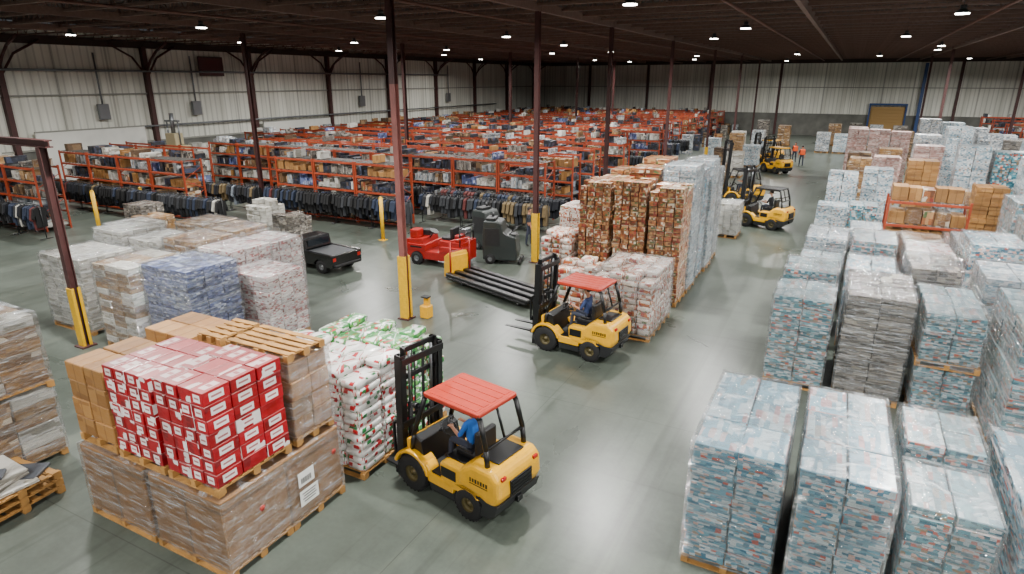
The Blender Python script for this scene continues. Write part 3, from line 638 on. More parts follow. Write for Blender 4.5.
# ---------------------------------------------------------------- other vehicles
bp=mat('black_car_paint','#0b0c0e',.25,coat=.6); gl_=mat('dark_glass','#181d22',.08)
def pickup(loc,rz):
    E=empty('pickup_truck',loc,rz,label='small black pickup truck with a low cargo bed',cat='truck'); E.scale=(1.03,1,.86)
    for x in (1.05,-1.05):
        for s in (1,-1): wheel(E,x,s*.6,.3,.2,'wheel',gry)
    mb=MB()
    def arc(cx,cz,r,a0,a1,n=8): return [(cx+r*math.cos(math.radians(a0+(a1-a0)*i/n)),cz+r*math.sin(math.radians(a0+(a1-a0)*i/n))) for i in range(n+1)]
    low=[(-1.7,.35)]+arc(-1.05,.3,.36,170,10)+arc(1.05,.3,.36,170,10)+[(1.72,.35)]
    for s in (1,-1): mb.prism(low+[(1.75,.6),(1.68,.82),(.9,.9),(-1.7,.92)],min(s*.62,s*.74),max(s*.62,s*.74))
    mb.box((0,0,.42),(3.3,1.26,.12)); mb.box((-1.68,0,.64),(.08,1.4,.5),b=.02); mb.box((1.3,0,.62),(.8,1.3,.46),b=.05); mb.box((.0,0,.65),(.06,1.3,.5))
    part('car_body',mb,[bp],E,bevel=.03)
    mb=MB(); mb.prism([(-.2,.88),(-.1,1.4),(.6,1.42),(1.05,.88)],-.64,.64); part('cab',mb,[bp],E,bevel=.06)
    mb=MB(); mb.prism([(.68,1.34),(1.02,.94),(1.05,.94),(.71,1.36)],-.54,.54); part('windscreen',mb,[gl_],E)
    for s in (1,-1): mb=MB(); mb.prism([(-.05,.97),(.0,1.32),(.58,1.34),(.88,.97)],s*.644-.002,s*.644+.002); part('side_window',mb,[gl_],E)
    mb=MB(); mb.box((-.17,0,1.16),(.03,1.0,.28)); part('rear_window',mb,[gl_],E)
    mb=MB(); mb.box((-.95,0,.72),(1.4,1.2,.36),b=.04); part('bed_cover',mb,[mat('cargo_grey','#26282b',.6)],E)
    for s in (1,-1): mb=MB(); mb.box((-1.725,s*.6,.72),(.02,.14,.16),b=.005); part('tail_lamp',mb,[mat('red_lens','#9c1a14',.2)],E)
    for x in (-1.75,1.77): mb=MB(); mb.box((x,0,.42),(.1,1.3,.11),b=.02); part('bumper',mb,[blk],E)
pickup((-18.0,17.8,0),math.pi-.12)
redv=mat('tug_red_paint','#9c1711',.35,coat=.3,noise=.15)
E=empty('tow_tractor',(-13.8,20.4,0),math.pi+.05,label='boxy red tow tractor with open seat and cluttered deck',cat='tow tractor'); E.scale=(1.05,1.15,1.1)
for x in (.75,-.75):
    for s in (1,-1): wheel(E,x,s*.5,.24,.18,'wheel',gry)
mb=MB(); mb.prism([(-1.2,.22),(1.15,.22),(1.22,.4),(1.2,.9),(.5,.95),(.4,.5),(-.2,.5),(-.24,.95),(-1.2,.92)],-.5,.5); mb.box((.75,0,.66),(.8,1.14,.2),b=.01); mb.box((-.75,0,.66),(.85,1.14,.2),b=.01); part('tractor_body',mb,[redv],E,bevel=.01)
for s in (1,-1):
    mb=MB(); mb.box((.75,s*.575,.66),(.5,.01,.06)); part('side_stripe',mb,[blk],E)
mb=MB(); mb.box((1.2,0,.5),(.06,1.0,.18),b=.01); part('front_bumper',mb,[blk],E)
mb=MB(); mb.box((-.4,0,1.0),(.4,.6,.12),b=.04); mb.box((-.62,0,1.2),(.1,.6,.36),b=.04); part('seat',mb,[vin],E)
mb=MB(); mb.cyl((.5,0,.9),(.3,0,1.15),.025); mb.cyl((.3,0,1.14),(.285,0,1.17),.17,18); part('steering_wheel',mb,[vin],E)
mb=MB(); mb.tube([(-1.1,-.48,.8),(-1.1,-.48,1.45),(-1.1,.48,1.45),(-1.1,.48,.8)],.03); mb.tube([(-1.1,-.48,1.2),(-1.1,.48,1.2)],.02); part('roll_bar',mb,[blk],E)
for x,y,w_,d_,h_,mm in ((.95,.2,.34,.4,.3,redv),(.75,-.25,.4,.34,.22,char),(-.95,.22,.24,.36,.26,redv),(-.93,-.22,.26,.36,.4,gry)):
    mb=MB(); mb.box((x,y,.93+h_/2),(w_,d_,h_),b=.02); part('deck_tool_box',mb,[mm],E)
dg=mat('dark_machine_green','#262c2b',.4,coat=.2)
for px,py,rr in ((-11.75,21.7,.3),(-13.1,23.2,-.2)):
    E=empty('floor_machine',(px,py,0),rr,label='upright boxy dark grey floor machine parked by the column',cat='cleaning machine',group='parked floor machines')
    mb=MB(); mb.prism([(-.7,.15),(.65,.15),(.7,.45),(.62,1.1),(.3,1.2),(.15,1.3),(.05,1.65),(-.1,1.72),(-.66,1.72),(-.72,1.2)],-.46,.46); part('machine_body',mb,[dg],E,bevel=.05)
    mb=MB(); mb.box((.48,0,1.17),(.22,.5,.05),b=.01); mb.tube([(.35,-.3,1.2),(.6,-.3,1.4),(.6,.3,1.4),(.35,.3,1.2)],.02); part('control_panel',mb,[vin],E)
    for s in (1,-1): wheel(E,-.4,s*.46,.2,.1,'wheel',gry)
    for s in (1,-1): mb=MB(); mb.box((-.3,s*.465,1.1),(.6,.01,.7),b=.003); part('side_door',mb,[char],E)
    mb=MB(); mb.box((.78,0,.1),(.12,1.0,.12),b=.03); part('squeegee',mb,[blk],E)
    mb=MB(); mb.box((-.4,0,1.77),(.4,.6,.1),b=.03); mb.cyl((-.4,.2,1.8),(-.4,.2,1.95),.05,10); part('top_tank_lid',mb,[char],E)
E=empty('pallet_transporter',(-10.2,18.3,0),math.atan2(-1.5,4.3),label='long low black transport forks with a slim yellow driving head',cat='pallet truck')
mb=MB()
mb.box((.2,-.05,.22),(4.1,1.4,.06),b=.01)
for y in (-.62,-.2,.2,.55): mb.box((.2,y,.3),(4.2,.2,.12),b=.02)
part('flat_bed',mb,[blk],E)
for x in (1.7,-1.2):
    for y in (-.5,.45): wheel(E,x,y,.09,.1,'wheel',gry)
mb=MB(); mb.prism([(-2.3,.08),(-1.9,.08),(-1.9,.9),(-2.0,1.05),(-2.28,.85)],-.48,.38); part('driving_head',mb,[yel],E,bevel=.04)
mb=MB(); mb.tube([(-1.86,-.5,.2),(-1.86,-.5,1.5),(-1.86,.4,1.5),(-1.86,.4,.2)],.035); mb.tube([(-1.86,-.5,1.1),(-1.86,.4,1.1)],.02); part('handle_frame',mb,[redv],E)
mb=MB(); mb.box((-2.15,-.05,.98),(.2,.4,.08),b=.02); part('control_panel',mb,[blk],E)
E=empty('battery_post',(-10.8,15.0,0),0,label='small low yellow equipment stand by the column guard',cat='equipment stand')
mb=MB(); mb.box((0,0,.2),(.3,.3,.4),b=.02); mb.box((0,.05,.52),(.18,.14,.26),b=.02); part('cabinet_body',mb,[yel],E)
mb=MB(); mb.box((0,0,.67),(.24,.2,.04)); part('cabinet_lid',mb,[blk],E)
# ---------------------------------------------------------------- shell
def floor_mat():
    m,N,L,b=newmat('sealed_concrete_floor')
    tc=N.new('ShaderNodeTexCoord')
    def nz(s,d,dist=0):
        n=N.new('ShaderNodeTexNoise'); n.inputs['Scale'].default_value=s; n.inputs['Detail'].default_value=d; n.inputs['Distortion'].default_value=dist; L.new(tc.outputs['Object'],n.inputs['Vector']); return n
    n1=nz(.22,7,.8); n2=nz(3,8); n4=nz(14,4)
    c=N.new('ShaderNodeValToRGB'); c.color_ramp.elements[0].position=.3; c.color_ramp.elements[1].position=.7
    c.color_ramp.elements[0].color=hexc('#4d544c'); c.color_ramp.elements[1].color=hexc('#687067'); L.new(n1.outputs['Fac'],c.inputs['Fac'])
    def mul(a,bb,f):
        mx=N.new('ShaderNodeMix'); mx.data_type='RGBA'; mx.blend_type='MULTIPLY'; mx.inputs[0].default_value=f
        L.new(a,mx.inputs[6]); L.new(bb,mx.inputs[7]); return mx.outputs[2]
    col=mul(mul(c.outputs[0],n2.outputs['Fac'],.38),n4.outputs['Fac'],.28)
    def streak(scale,rot,k,off,amt,dark,dist=.5):
        nonlocal col
        mp=N.new('ShaderNodeMapping'); mp.inputs['Scale'].default_value=scale; mp.inputs['Rotation'].default_value=(0,0,rot); L.new(tc.outputs['Object'],mp.inputs['Vector'])
        n3=N.new('ShaderNodeTexNoise'); n3.inputs['Scale'].default_value=1; n3.inputs['Detail'].default_value=7; n3.inputs['Distortion'].default_value=dist; L.new(mp.outputs[0],n3.inputs['Vector'])
        m2=N.new('ShaderNodeMix'); m2.data_type='RGBA'; L.new(math_node(N,L,'MULTIPLY',math_node(N,L,'MINIMUM',math_node(N,L,'MAXIMUM',math_node(N,L,'MULTIPLY_ADD',n3.outputs['Fac'],k,off),0),1),amt),m2.inputs[0]); L.new(col,m2.inputs[6]); m2.inputs[7].default_value=hexc(dark); col=m2.outputs[2]
    streak((3.2,.05,1),0,9,-5.1,.35,'#2a2e28'); streak((.1,2.4,1),.5,9,-5.3,.3,'#2a2e28'); streak((1.2,.12,1),.15,7,-4.1,.22,'#828879'); streak((2.6,.09,1),.35,10,-6.0,.35,'#252923')
    br=N.new('ShaderNodeTexBrick'); br.offset=0; br.inputs['Scale'].default_value=1; br.inputs['Brick Width'].default_value=7.5; br.inputs['Row Height'].default_value=7.5; br.inputs['Mortar Size'].default_value=.01
    br.inputs['Color1'].default_value=br.inputs['Color2'].default_value=(1,1,1,1); br.inputs['Mortar'].default_value=(.6,.6,.6,1); L.new(tc.outputs['Object'],br.inputs['Vector'])
    col=mul(col,br.outputs['Color'],1)
    L.new(col,b.inputs['Base Color'])
    L.new(math_node(N,L,'MULTIPLY_ADD',n1.outputs['Fac'],.2,.2),b.inputs['Roughness'])
    bpn=N.new('ShaderNodeBump'); bpn.inputs['Strength'].default_value=.08; L.new(n2.outputs['Fac'],bpn.inputs['Height']); L.new(bpn.outputs['Normal'],b.inputs['Normal'])
    return m
def wall_mat(axis):
    m,N,L,b=newmat('ribbed_white_siding_'+axis)
    tc=N.new('ShaderNodeTexCoord'); s=N.new('ShaderNodeSeparateXYZ'); L.new(tc.outputs['Object'],s.inputs[0])
    u=s.outputs[0 if axis=='x' else 1]
    rib=math_node(N,L,'FRACT',math_node(N,L,'MULTIPLY',u,2.2)); r2=math_node(N,L,'COMPARE',rib,.5,.12)
    r3=math_node(N,L,'COMPARE',math_node(N,L,'FRACT',math_node(N,L,'MULTIPLY',u,.3)),.5,.02)
    mp=N.new('ShaderNodeMapping'); mp.inputs['Scale'].default_value=(1.4,1.4,.12); L.new(tc.outputs['Object'],mp.inputs['Vector'])
    n=N.new('ShaderNodeTexNoise'); n.inputs['Scale'].default_value=.8; n.inputs['Detail'].default_value=7; L.new(mp.outputs[0],n.inputs['Vector'])
    cr=N.new('ShaderNodeValToRGB'); cr.color_ramp.elements[0].position=.3; cr.color_ramp.elements[1].position=.65; cr.color_ramp.elements[0].color=hexc('#c2c2b6'); cr.color_ramp.elements[1].color=hexc('#e3e3d8'); L.new(n.outputs['Fac'],cr.inputs['Fac'])
    mx=N.new('ShaderNodeMix'); mx.data_type='RGBA'; L.new(math_node(N,L,'MULTIPLY_ADD',r2,.28,math_node(N,L,'MULTIPLY',r3,.45)),mx.inputs[0]); L.new(cr.outputs[0],mx.inputs[6]); mx.inputs[7].default_value=hexc('#6a6b63')
    L.new(mx.outputs[2],b.inputs['Base Color']); b.inputs['Roughness'].default_value=.5
    bpn=N.new('ShaderNodeBump'); bpn.inputs['Distance'].default_value=.04; L.new(r2,bpn.inputs['Height']); L.new(bpn.outputs['Normal'],b.inputs['Normal'])
    return m
XW=-44.5; YW=95; XR=34
def slab(n,c,d,m): 
    mb=MB(); mb.box((0,0,0),d); return obj(n,mb.mesh(n,[m]),None,c,kind='structure')
slab('floor',((XW+XR)/2,42,-.1),(XR-XW+1,108,.2),floor_mat())
dk=mat('dark_roof_deck','#3a2c27',.8,noise=.3,nscale=.5); jo=mat('joist_steel','#6b5248',.7,noise=.2)
slab('ceiling',((XW+XR)/2,42,10.5),(XR-XW+1,108,.2),dk)
slab('wall_left',(XW-.1,42,6.5),(.2,108,7.4),wall_mat('y'))
slab('wall_back',((XW+XR)/2,YW+.1,6.5),(XR-XW,.2,7.4),wall_mat('x'))
lowm=mat('grey_block_base','#6a6a64',.8,noise=.3,nscale=1)
slab('wall_left_base',(XW-.08,42,1.4),(.24,108,2.8),lowm)
slab('wall_back_base',((XW+XR)/2,YW+.08,1.4),(XR-XW,.24,2.8),lowm)
colm=mat('dark_red_steel','#452422',.55,noise=.25,nscale=3); colp=mat('faded_red_steel','#85504a',.55,noise=.3,nscale=2); ys=mat('safety_yellow','#d9a800',.45,noise=.15)
t=0
def trim(c,d,m=colm):
    global t
    t+=1; slab('trim_%d'%t,c,d,m)
girt=mat('girt','#8a8a82',.6)
for y in range(2,95,9): trim((XW+.2,y+.5,4.6),(.35,.3,9.2))
for x in [-36,-27,-18,-9,11,20,29]: trim((x,YW-.2,4.6),(.3,.35,9.2))
trim((XW+.05,42,9.35),(.3,106,.5),dk); trim(((XW+XR)/2,YW-.1,9.35),(XR-XW,.3,.5),dk)
trim((XW+.08,42,6.1),(.12,106,.1),girt); trim(((XW+XR)/2,YW-.06,6.1),(XR-XW,.12,.1),girt)
trim((XW+.05,42,2.85),(.14,106,.12),girt)
wp=mat('white_partition_panel','#d3d3cc',.55,noise=.1,nscale=1)
for y0,y1,h in ((11.5,19.5,4.3),(21.5,28.5,3.9),(39,47,3.6)):
    trim((XW+.45,(y0+y1)/2,h/2),(.12,y1-y0,h),wp); trim((XW+.45,(y0+y1)/2,h+.05),(.16,y1-y0,.08),girt)
for z,yy in ((7.6,40),(3.9,52)):
    mb=MB(); mb.cyl((0,-28,0),(0,28,0),.07,8); t+=1; obj('trim_%d'%t,mb.mesh('pipe',[gry]),None,(XW+.35,yy,z),kind='structure')
for y in (14,26,33,52,68): 
    mb=MB(); mb.cyl((0,0,0),(0,0,4.2),.06,8); mb.box((0,0,.5),(.25,.7,1.0),b=.02); t+=1; obj('trim_%d'%t,mb.mesh('riser',[gry]),None,(XW+.3,y,4.5),kind='structure')
for y in range(2,95,9):
    mb=MB(); pts=[(0,0,7.6),(.6,0,8.3),(1.4,0,8.9),(2.6,0,9.4)]; mb.tube([Vector(p) for p in pts],.09,6)
    t+=1; obj('trim_%d'%t,mb.mesh('brace',[colm]),None,(XW+.3,y+.5,0),kind='structure')
    for s in (1,-1):
        mb=MB(); mb.tube([Vector((0,0,7.2)),Vector((0,.9*s,8.5)),Vector((0,2.4*s,9.3))],.07,6); t+=1; obj('trim_%d'%t,mb.mesh('brace',[colm]),None,(XW+.3,y+.5,0),kind='structure')
mb=MB(); Lj=XR-XW
mb.box((0,0,.75),(Lj,.14,.12)); mb.box((0,0,0),(Lj,.14,.09)); n=int(Lj/1.0)
for i in range(n):
    x=-Lj/2+i*Lj/n; xm=x+Lj/n/2
    mb.cyl((x,0,0),(xm,0,.75),.024,4,caps=False); mb.cyl((xm,0,.75),(x+Lj/n,0,0),.024,4,caps=False)
jm=mb.mesh('joist',[jo])
y=11
while y<94.5:
    t+=1; obj('trim_%d'%t,jm,None,((XW+XR)/2,y,9.55),kind='structure'); y+=2.2
for x in (-36,-27.5,-19,-10.5,-2,6.5,15,23): trim((x,44,9.5),(.16,102,.3),jo)
for k,(x,z) in enumerate(((-22,9.3),(-13,9.35),(-4,9.35),(4,9.3),(13,9.3))):
    mb=MB(); mb.cyl((0,-42,0),(0,42,0),.05,8); t+=1; obj('trim_%d'%t,mb.mesh('pipe',[mat('rust_pipe','#6a463c',.6)]),None,(x,52,z),kind='structure')
mb=MB(); mb.box((0,0,0),(.06,2.2,1.4),b=.02); mb.box((.035,0,0),(.01,2.0,1.2),mat=1)
obj('wall_sign',mb.mesh('wall_sign',[colm,mat('dark_red_sign','#4d181b',.5)]),None,(XW+.25,34.8,8.0),label='dark red rectangular sign high on the white wall',cat='sign')
mb=MB()
for q in range(10): mb.box((0,0,.2+q*.38),(3.8,.08,.35),b=.02)
mb.box((0,.03,1.9),(3.8,.04,3.8))
obj('door_1',mb.mesh('door_1',[mat('tan_door','#a5834f',.6)]),None,(4.0,YW-.15,0),kind='structure')
bl=mat('blue_frame_paint','#2a4677',.5)
for c,d in (((2.0,YW-.25,2.0),(.18,.3,4.0)),((6.0,YW-.25,2.0),(.18,.3,4.0)),((4.0,YW-.25,4.1),(4.2,.3,.22)),((7.3,YW-.6,4.5),(.35,.35,9))): trim(c,d,bl)
# columns
COLS=[]
def column(x,y,h=9.6,guard=2.0,fade=False,gw=.22,cw=.2,lab='dark red steel column with a yellow guard at its foot'):
    COLS.append((x,y))
    E=empty('steel_column',(x,y,0),0,label=lab if guard else 'slim dark red steel roof column',cat='column',group='roof support columns')
    def ib(z0,z1,m,n):
        mb=MB(); H=z1-z0; zc=(z0+z1)/2; q=min(cw,.17) if z0==0 and guard else cw
        mb.box((0,q/2,zc),(q,.02,H)); mb.box((0,-q/2,zc),(q,.02,H)); mb.box((0,0,zc),(.016,q,H)); part(n,mb,[m],E)
    if fade: ib(0,6.9,colp,'column_lower'); ib(6.9,h,colm,'column_shaft')
    else: ib(0,h,colm,'column_shaft')
    mb=MB(); mb.box((0,0,.02),(.4,.4,.04)); part('base_plate',mb,[colm],E)
    if guard:
        mb=MB(); a=gw/2
        for sx in (1,-1):
            for sy in (1,-1): mb.box((sx*a,sy*a*.75,guard/2),(.025,gw*.36,guard),b=.008)
            mb.box((0,sx*a,guard/2),(gw,.025,guard),b=.008)
        part('column_guard',mb,[ys],E)
column(-11.3,14.65,fade=True,gw=.25,cw=.17); column(-10.5,22.2); column(-10.5,30.3); column(-10.5,42); column(-10.5,56,guard=1.6); column(-10.5,70,guard=0); column(-10.5,84,guard=0)
column(-17.9,8.8,h=5.4,guard=1.7)
for x,y in ((-32,27.6),(-27.5,36.8),(-27.5,52.5),(-27.5,68.5),(-27.5,81),(6.5,63.5),(6.5,80),(12.5,70)): column(x,y,guard=0)
mb=MB(); mb.box((0,0,.08),(14,.18,.03)); mb.box((0,0,-.08),(14,.18,.03)); mb.box((0,0,0),(14,.03,.16)); obj('header_beam',mb.mesh('header_beam',[colm]),None,(-24.5,8.8,5.5),label='dark steel header beam resting on a short column',cat='beam')
def bollard(x,y,h=2.0):
    mb=MB(); mb.cyl((0,0,0),(0,0,h-.05),.085,16); mb.cyl((0,0,h-.05),(0,0,h),.085,16,0,.05); mb.box((0,0,.01),(.3,.3,.02)); obj('bollard',mb.mesh('bollard',[ys]),None,(x,y,0),label='yellow steel safety bollard on the warehouse floor',cat='bollard',group='yellow bollards')
for b_ in ((-18.3,22.3,2.0),(-29.8,16.3,2.3),(-33,20.5,1.6)): bollard(*b_)
# ---------------------------------------------------------------- racks
org=mat('rack_orange','#9c3c1a',.6,noise=.35,nscale=2); deck=mat('rack_deck','#45433f',.6)
BW,BD,BH=2.75,1.1,3.1; LV=(.12,.85,1.6,2.35)
def rack_parts():
    up=MB()
    for y in (-BD/2,BD/2): up.box((0,y,BH/2),(.08,.07,BH))
    z=.3; k=0
    while z<BH-.6: up.cyl((0,-BD/2*(1 if k%2 else -1),z),(0,BD/2*(1 if k%2 else -1),z+.6),.02,4); z+=.6; k+=1
    bm=MB(); bm.box((0,0,0),(BW-.08,.05,.1),b=.005)
    dk_=MB()
    for i in range(9): dk_.box((-BW/2+.2+i*(BW-.4)/8,0,0),(.14,BD-.08,.02))
    dk_.box((0,0,-.012),(BW-.2,.06,.02))
    return up.mesh('upright_frame',[org]),bm.mesh('beam',[org]),dk_.mesh('shelf_deck',[deck])
UP,BM,DK=rack_parts()
mb=MB()
for x in (-BW/2+.04,BW/2-.04):
    for y in (-BD/2,BD/2): mb.box((x,y,BH/2),(.08,.07,BH))
for z in LV[1:]+(BH-.1,):
    for y in (-BD/2,BD/2): mb.box((0,y,z),(BW-.08,.05,.1))
    if z<3: mb.box((0,0,z+.06),(BW-.1,BD-.06,.02),mat=1)
FAR=mb.mesh('pallet_rack',[org,deck])
KM=[]
for s,nm in ((kraft,'brown cardboard carton'),(kraftw,'film-wrapped brown carton'),(whitew,'white wrapped carton'),(navyw,'blue-grey wrapped bundle'),(blackw,'black garment stock bundle'),(orangem,'assorted orange and brown packs'),(darkw,'dark grey wrapped bundle'),(brownw,'dark brown stock carton'),(greyw,'pale grey wrapped carton')):
    m_=MB(); m_.box((0,0,.5),(1,1,1),b=.02); KM.append((m_.mesh('carton',[s]),s,nm))
KW=(1.5,2,3,1,6.5,.9,3,2.8,3)
slots=[]
def rack_row(x0,x1,y,det,fill=.92,top=.2,low=False):
    x=x0; hs=.86 if low else 1; lv=LV[:3] if low else LV; tz=2.5 if low else BH-.1
    while x+BW<=x1+.01:
        cx=x+BW/2
        if any(x-.3<a<x+BW+.3 and abs(b-y)<.95 for a,b in COLS): x+=.3; continue
        if det:
            E=empty('pallet_rack',(cx,y,0),0,label='rust-orange steel pallet rack bay filled with mixed stock',cat='pallet rack',group='orange pallet racks')
            for sx in (-1,1): obj('upright_frame',UP,E,(sx*(BW/2-.05),0,0),scale=(1,1,hs))
            for z in lv+(tz,):
                for sy in (-1,1): obj('beam',BM,E,(0,sy*BD/2,z))
                obj('shelf_deck',DK,E,(0,0,z+.065))
        else:
            obj('pallet_rack',FAR,None,(cx,y,0),label='rust-orange steel pallet rack bay filled with mixed stock',cat='pallet rack',group='orange pallet racks')
        tp=top*(2.5 if R.random()<.25 else .6)
        if low: tp=1
        for li,z in enumerate(lv+(tz,)):
            xx=-BW/2+.12
            run=R.choices(range(9),KW)[0]
            while xx<BW/2-.25:
                w=R.uniform(.12,.4) if not low else R.uniform(.35,.6); w=min(w,BW/2-.12-xx)
                if R.random()<.45: run=R.choices(range(9),KW)[0]
                if low: run=R.choice((0,1,0,5))
                if R.random()<(fill if z<tz else tp): slots.append((cx+xx+w/2,y,z+.078,w-.02,R.uniform(.7,1.0),(R.uniform(.45,.58) if low else R.uniform(.2,.55)) if z<tz else R.uniform(.12,.4) if not low else R.uniform(.4,.6),run))
                xx+=w
        x+=BW+.02
yy=29.4; i=0; ROWS=[]
while yy<92:
    x0=-43 if i>1 else -38
    rack_row(x0,-12.0 if i<4 else -12.6,yy,yy<30); ROWS.append((x0,yy)); yy+=3.6+.04*i; i+=1
rack_row(-41,-27.8,21.6,True); rack_row(-42,-31.5,16.6,True); rack_row(-43,-33.5,11.8,True); rack_row(-43,-33.6,25.8,False)
rack_row(-27.4,-19.0,25.3,True)
rack_row(1.75,4.55,28.9,True,1,low=True); rack_row(10.8,22,31.2,True,.95)
for y in (57,63,69,76,83,90): rack_row(13.2,33,y,False,.85)
rack_row(13,27,38,False); rack_row(13,27,45,False)
slots.sort(key=lambda s:s[0]**2+s[1]**2)
st=MB()
for k,s in enumerate(slots):
    x,y,z,w,d,h,ki=s; me_,m_,nm=KM[ki]
    if k<290:
        obj('carton',me_,None,(x,y,z),R.uniform(-.02,.02),(w,d,h),label=nm+' sitting on an orange rack shelf',cat='carton',group='cartons on rack shelves')
    else: st.box((x,y,z+h/2),(w,d,h),R.uniform(-.02,.02),ki)
obj('rack_cartons',st.mesh('rack_cartons',[k[1] for k in KM]),None,label='dense mixed cartons filling the distant orange racks',cat='cartons',kind='stuff')
st=MB()
for x0,yr in ROWS[1:]:
    x=x0+.5
    while x<-13.2:
        w=R.uniform(.5,1.2)
        if R.random()<.6 and not any(abs(a-x)<.9 and abs(b-yr-1.5)<1.2 for a,b in COLS):
            k=R.choices(range(9),KW)[0]; h=R.uniform(.5,2.0); nl=max(2,int(h/.3))
            for q in range(nl): st.box((x+R.uniform(-.03,.03),yr+1.35+R.uniform(-.03,.03),h/nl*(q+.5)),(w-.1,.7,h/nl-.01),R.uniform(-.04,.04),k)
        x+=w+.1
obj('floor_stock',st.mesh('floor_stock',[k[1] for k in KM]),None,label='mixed stacked stock standing between distant rack rows',cat='stock',kind='stuff')
# ---------------------------------------------------------------- garments
gpts=[(-.2,0),(.2,0),(.22,.55),(.3,.35),(.36,.4),(.25,.8),(.07,.88),(.04,.84),(-.04,.84),(-.07,.88),(-.25,.8),(-.36,.4),(-.3,.35),(-.22,.55)]
def garment(c,n):
    m_=MB()
    m_.prism(gpts,-.045,.045); m_.cyl((0,0,.84),(0,0,.935),.008,6,1)
    return m_.mesh('garment',[mat('cloth_'+n,c,.85,noise=.3),gry])
GM=[(garment('#12151e','navy'),'dark navy'),(garment('#0c0c0e','black'),'black'),(garment('#222d42','blue'),'slate blue'),(garment('#2c2e32','grey'),'dark grey'),(garment('#7a828c','pale'),'pale grey'),(garment('#5a2624','maroon'),'maroon'),(garment('#b9b6ad','white'),'off-white'),(garment('#6b5a3c','khaki'),'khaki brown')]
GW=(5,6.5,2,2.2,.6,.5,.4,.6)
gn=0
def rail(x,y,L=2.3,rz=0):
    global gn
    m_=MB()
    for s in (-1,1):
        m_.cyl((s*L/2,0,.05),(s*L/2,0,1.62),.02,8); m_.cyl((s*L/2,-.28,.05),(s*L/2,.28,.05),.02,8)
    m_.cyl((-L/2,0,1.6),(L/2,0,1.6),.02,8); m_.cyl((-L/2,0,.3),(L/2,0,.3),.015,6)
    obj('garment_rail',m_.mesh('garment_rail',[char]),None,(x,y,0),rz,label='dark clothes rail packed with hanging jackets',cat='clothes rail',group='clothes rails')
    n=11; base=R.choices(range(8),GW)[0]
    for i in range(n):
        if gn>=298: return
        k=base if R.random()<.45 else R.choices(range(8),GW)[0]
        g,nm=GM[k]; gn+=1; l=R.uniform(.9,1.25); q=-L/2+.12+i*(L-.24)/(n-1)
        obj('garment',g,None,(x+q*math.cos(rz),y+q*math.sin(rz),1.58-.935*l),rz+math.pi/2+R.uniform(-.1,.1),(R.uniform(.85,1.05),1.7,l),label=nm+' garment hanging on a clothes rail',cat='garment',group='clothing on clothes rails')
for i in range(3): rail(-17.7+2.4*i,26.2)
for i in range(3): rail(-17.5+2.4*i,27.8)
for i in range(4): rail(-26.3+2.4*i,24.0)
for i in range(3): rail(-26+2.4*i,27.9)
for i in range(6): rail(-39.4+2.4*i,20.2)
for i in range(4): rail(-40.5+2.4*i,15.2)
for i in range(4): rail(-36.2+2.4*i,23.8)
gs=MB()
for x0,yr in ROWS[1:10]:
    x=x0+.6
    while x<-14.5:
        if R.random()<.8:
            for q in range(8):
                if any(abs(a-x-q*.24)<.5 and abs(b-yr+1.2)<.7 for a,b in COLS): continue
                k=R.choices(range(8),GW)[0]; n0=len(gs.v); gs.prism(gpts,-.09,.09,k); l=R.uniform(.9,1.3)
                T=Matrix.Translation((x+q*.24,yr-1.1,1.58-.9*l))@Matrix.Rotation(math.pi/2,4,'Z')@Matrix.Scale(l,4,(0,0,1)); gs.v[n0:]=[T@v for v in gs.v[n0:]]
            gs.cyl((x-.1,yr-1.1,1.58),(x+1.85,yr-1.1,1.58),.02,6,8); gs.cyl((x-.1,yr-1.1,0),(x-.1,yr-1.1,1.6),.02,6,8); gs.cyl((x+1.85,yr-1.1,0),(x+1.85,yr-1.1,1.6),.02,6,8)
        x+=2.1
obj('distant_garments',gs.mesh('distant_garments',[MC['cloth_'+k] for k in ('navy','black','blue','grey','pale','maroon','white','khaki')]+[gry]),None,label='long rows of dark jackets hanging between the racks',cat='garments',kind='stuff')
for x,y,h,s in [(-42.6,28.2,2.2,whitew),(-42.6,31.4,2.6,whitew),(-42.6,18.8,3.0,whitew),(-42.6,8.5,2.6,kraftw),(-42.6,14.3,2.8,whitew),(-27.4,17.4,1.2,kraftw),(-24.6,21.3,1.5,whitew),(-22.6,21.0,1.1,darkw),(-29.6,18.4,1.4,darkw),(-40.5,23.4,2.0,brownw)]:
    load(x-.7,x+.7,y-.6,y+.6,h,s,(3,3,6),'wrapped bales stacked beside the racks',group='bales beside the racks',ragged=.2)
E=empty('baler',(-40.5,28.2,0),.1,label='tall beige baling machine standing among the racks',cat='machine')
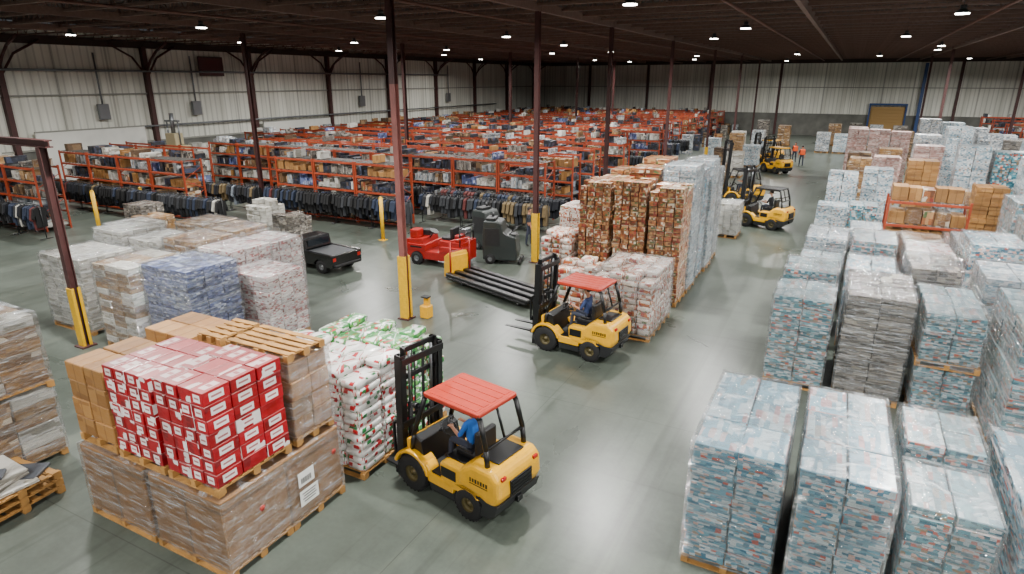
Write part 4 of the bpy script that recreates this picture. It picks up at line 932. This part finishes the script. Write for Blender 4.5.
mb=MB(); mb.box((0,0,1.4),(1.8,1.0,2.8),b=.05); mb.box((0,0,3.2),(.9,.7,.8),b=.04); part('baler_body',mb,[mat('beige_paint','#9d9273',.5)],E)
mb=MB(); mb.cyl((0,0,3.6),(0,0,4.9),.14,14); mb.cyl((.5,0,2.8),(.5,0,4.4),.05,8); mb.cyl((-.5,0,2.8),(-.5,0,4.4),.05,8); mb.box((0,0,4.4),(1.2,.2,.12)); part('press_ram',mb,[gry],E)
mb=MB(); mb.box((0,-.52,1.2),(1.5,.05,1.6),b=.02); part('baler_door',mb,[mat('machine_green','#4f6b58',.5)],E)
# ---------------------------------------------------------------- lamps
em=mat('lamp_lens_glow','#fffaf0',.3,emit=30); hs=mat('lamp_housing','#3a3b3c',.5,metal=.4)
hm=MB(); hm.cyl((0,0,.0),(0,0,.14),.24,20,0,.1); hm.cyl((0,0,.13),(0,0,.26),.1,12)
hm.cyl((0,0,.25),(0,0,1.24),.01,5)
hm=hm.mesh('lamp_housing',[hs]); lm=MB(); lm.cyl((0,0,-.03),(0,0,-.002),.21,20); lm=lm.mesh('lamp_lens',[em])
for X in (-35,-25.3,-15.6,-6.3,2.8,12,21.5):
    for i,Y in enumerate((-2,8.5,19.7,29.5,40,50.5,61,71.5,82,91)):
        xx=X+R.uniform(-2.2,2.2)*(i>2); y_=Y+R.uniform(-3,3)*(i>2)
        if i>8 or (i>4 and R.random()<.3): continue
        E=empty('high_bay_lamp',(xx,y_,9.15),0,label='round bright high-bay lamp hanging from the roof',cat='lamp',group='high-bay lamps')
        obj('lamp_housing',hm,E); obj('lamp_lens',lm,E)
        ld=bpy.data.lights.new('lamp_light','AREA'); ld.shape='DISK'; ld.size=.42; ld.energy=(1050 if X>-20 else 900)*1.15; ld.color=(1,.985,.95); ld.spread=math.radians(165)
        lo=bpy.data.objects.new('lamp_light',ld); C.objects.link(lo); lo.parent=E; lo.location=(0,0,-.04)
w=bpy.data.worlds.new('World'); bpy.context.scene.world=w; w.use_nodes=True
w.node_tree.nodes['Background'].inputs[0].default_value=(.86,.93,1,1); w.node_tree.nodes['Background'].inputs[1].default_value=.07
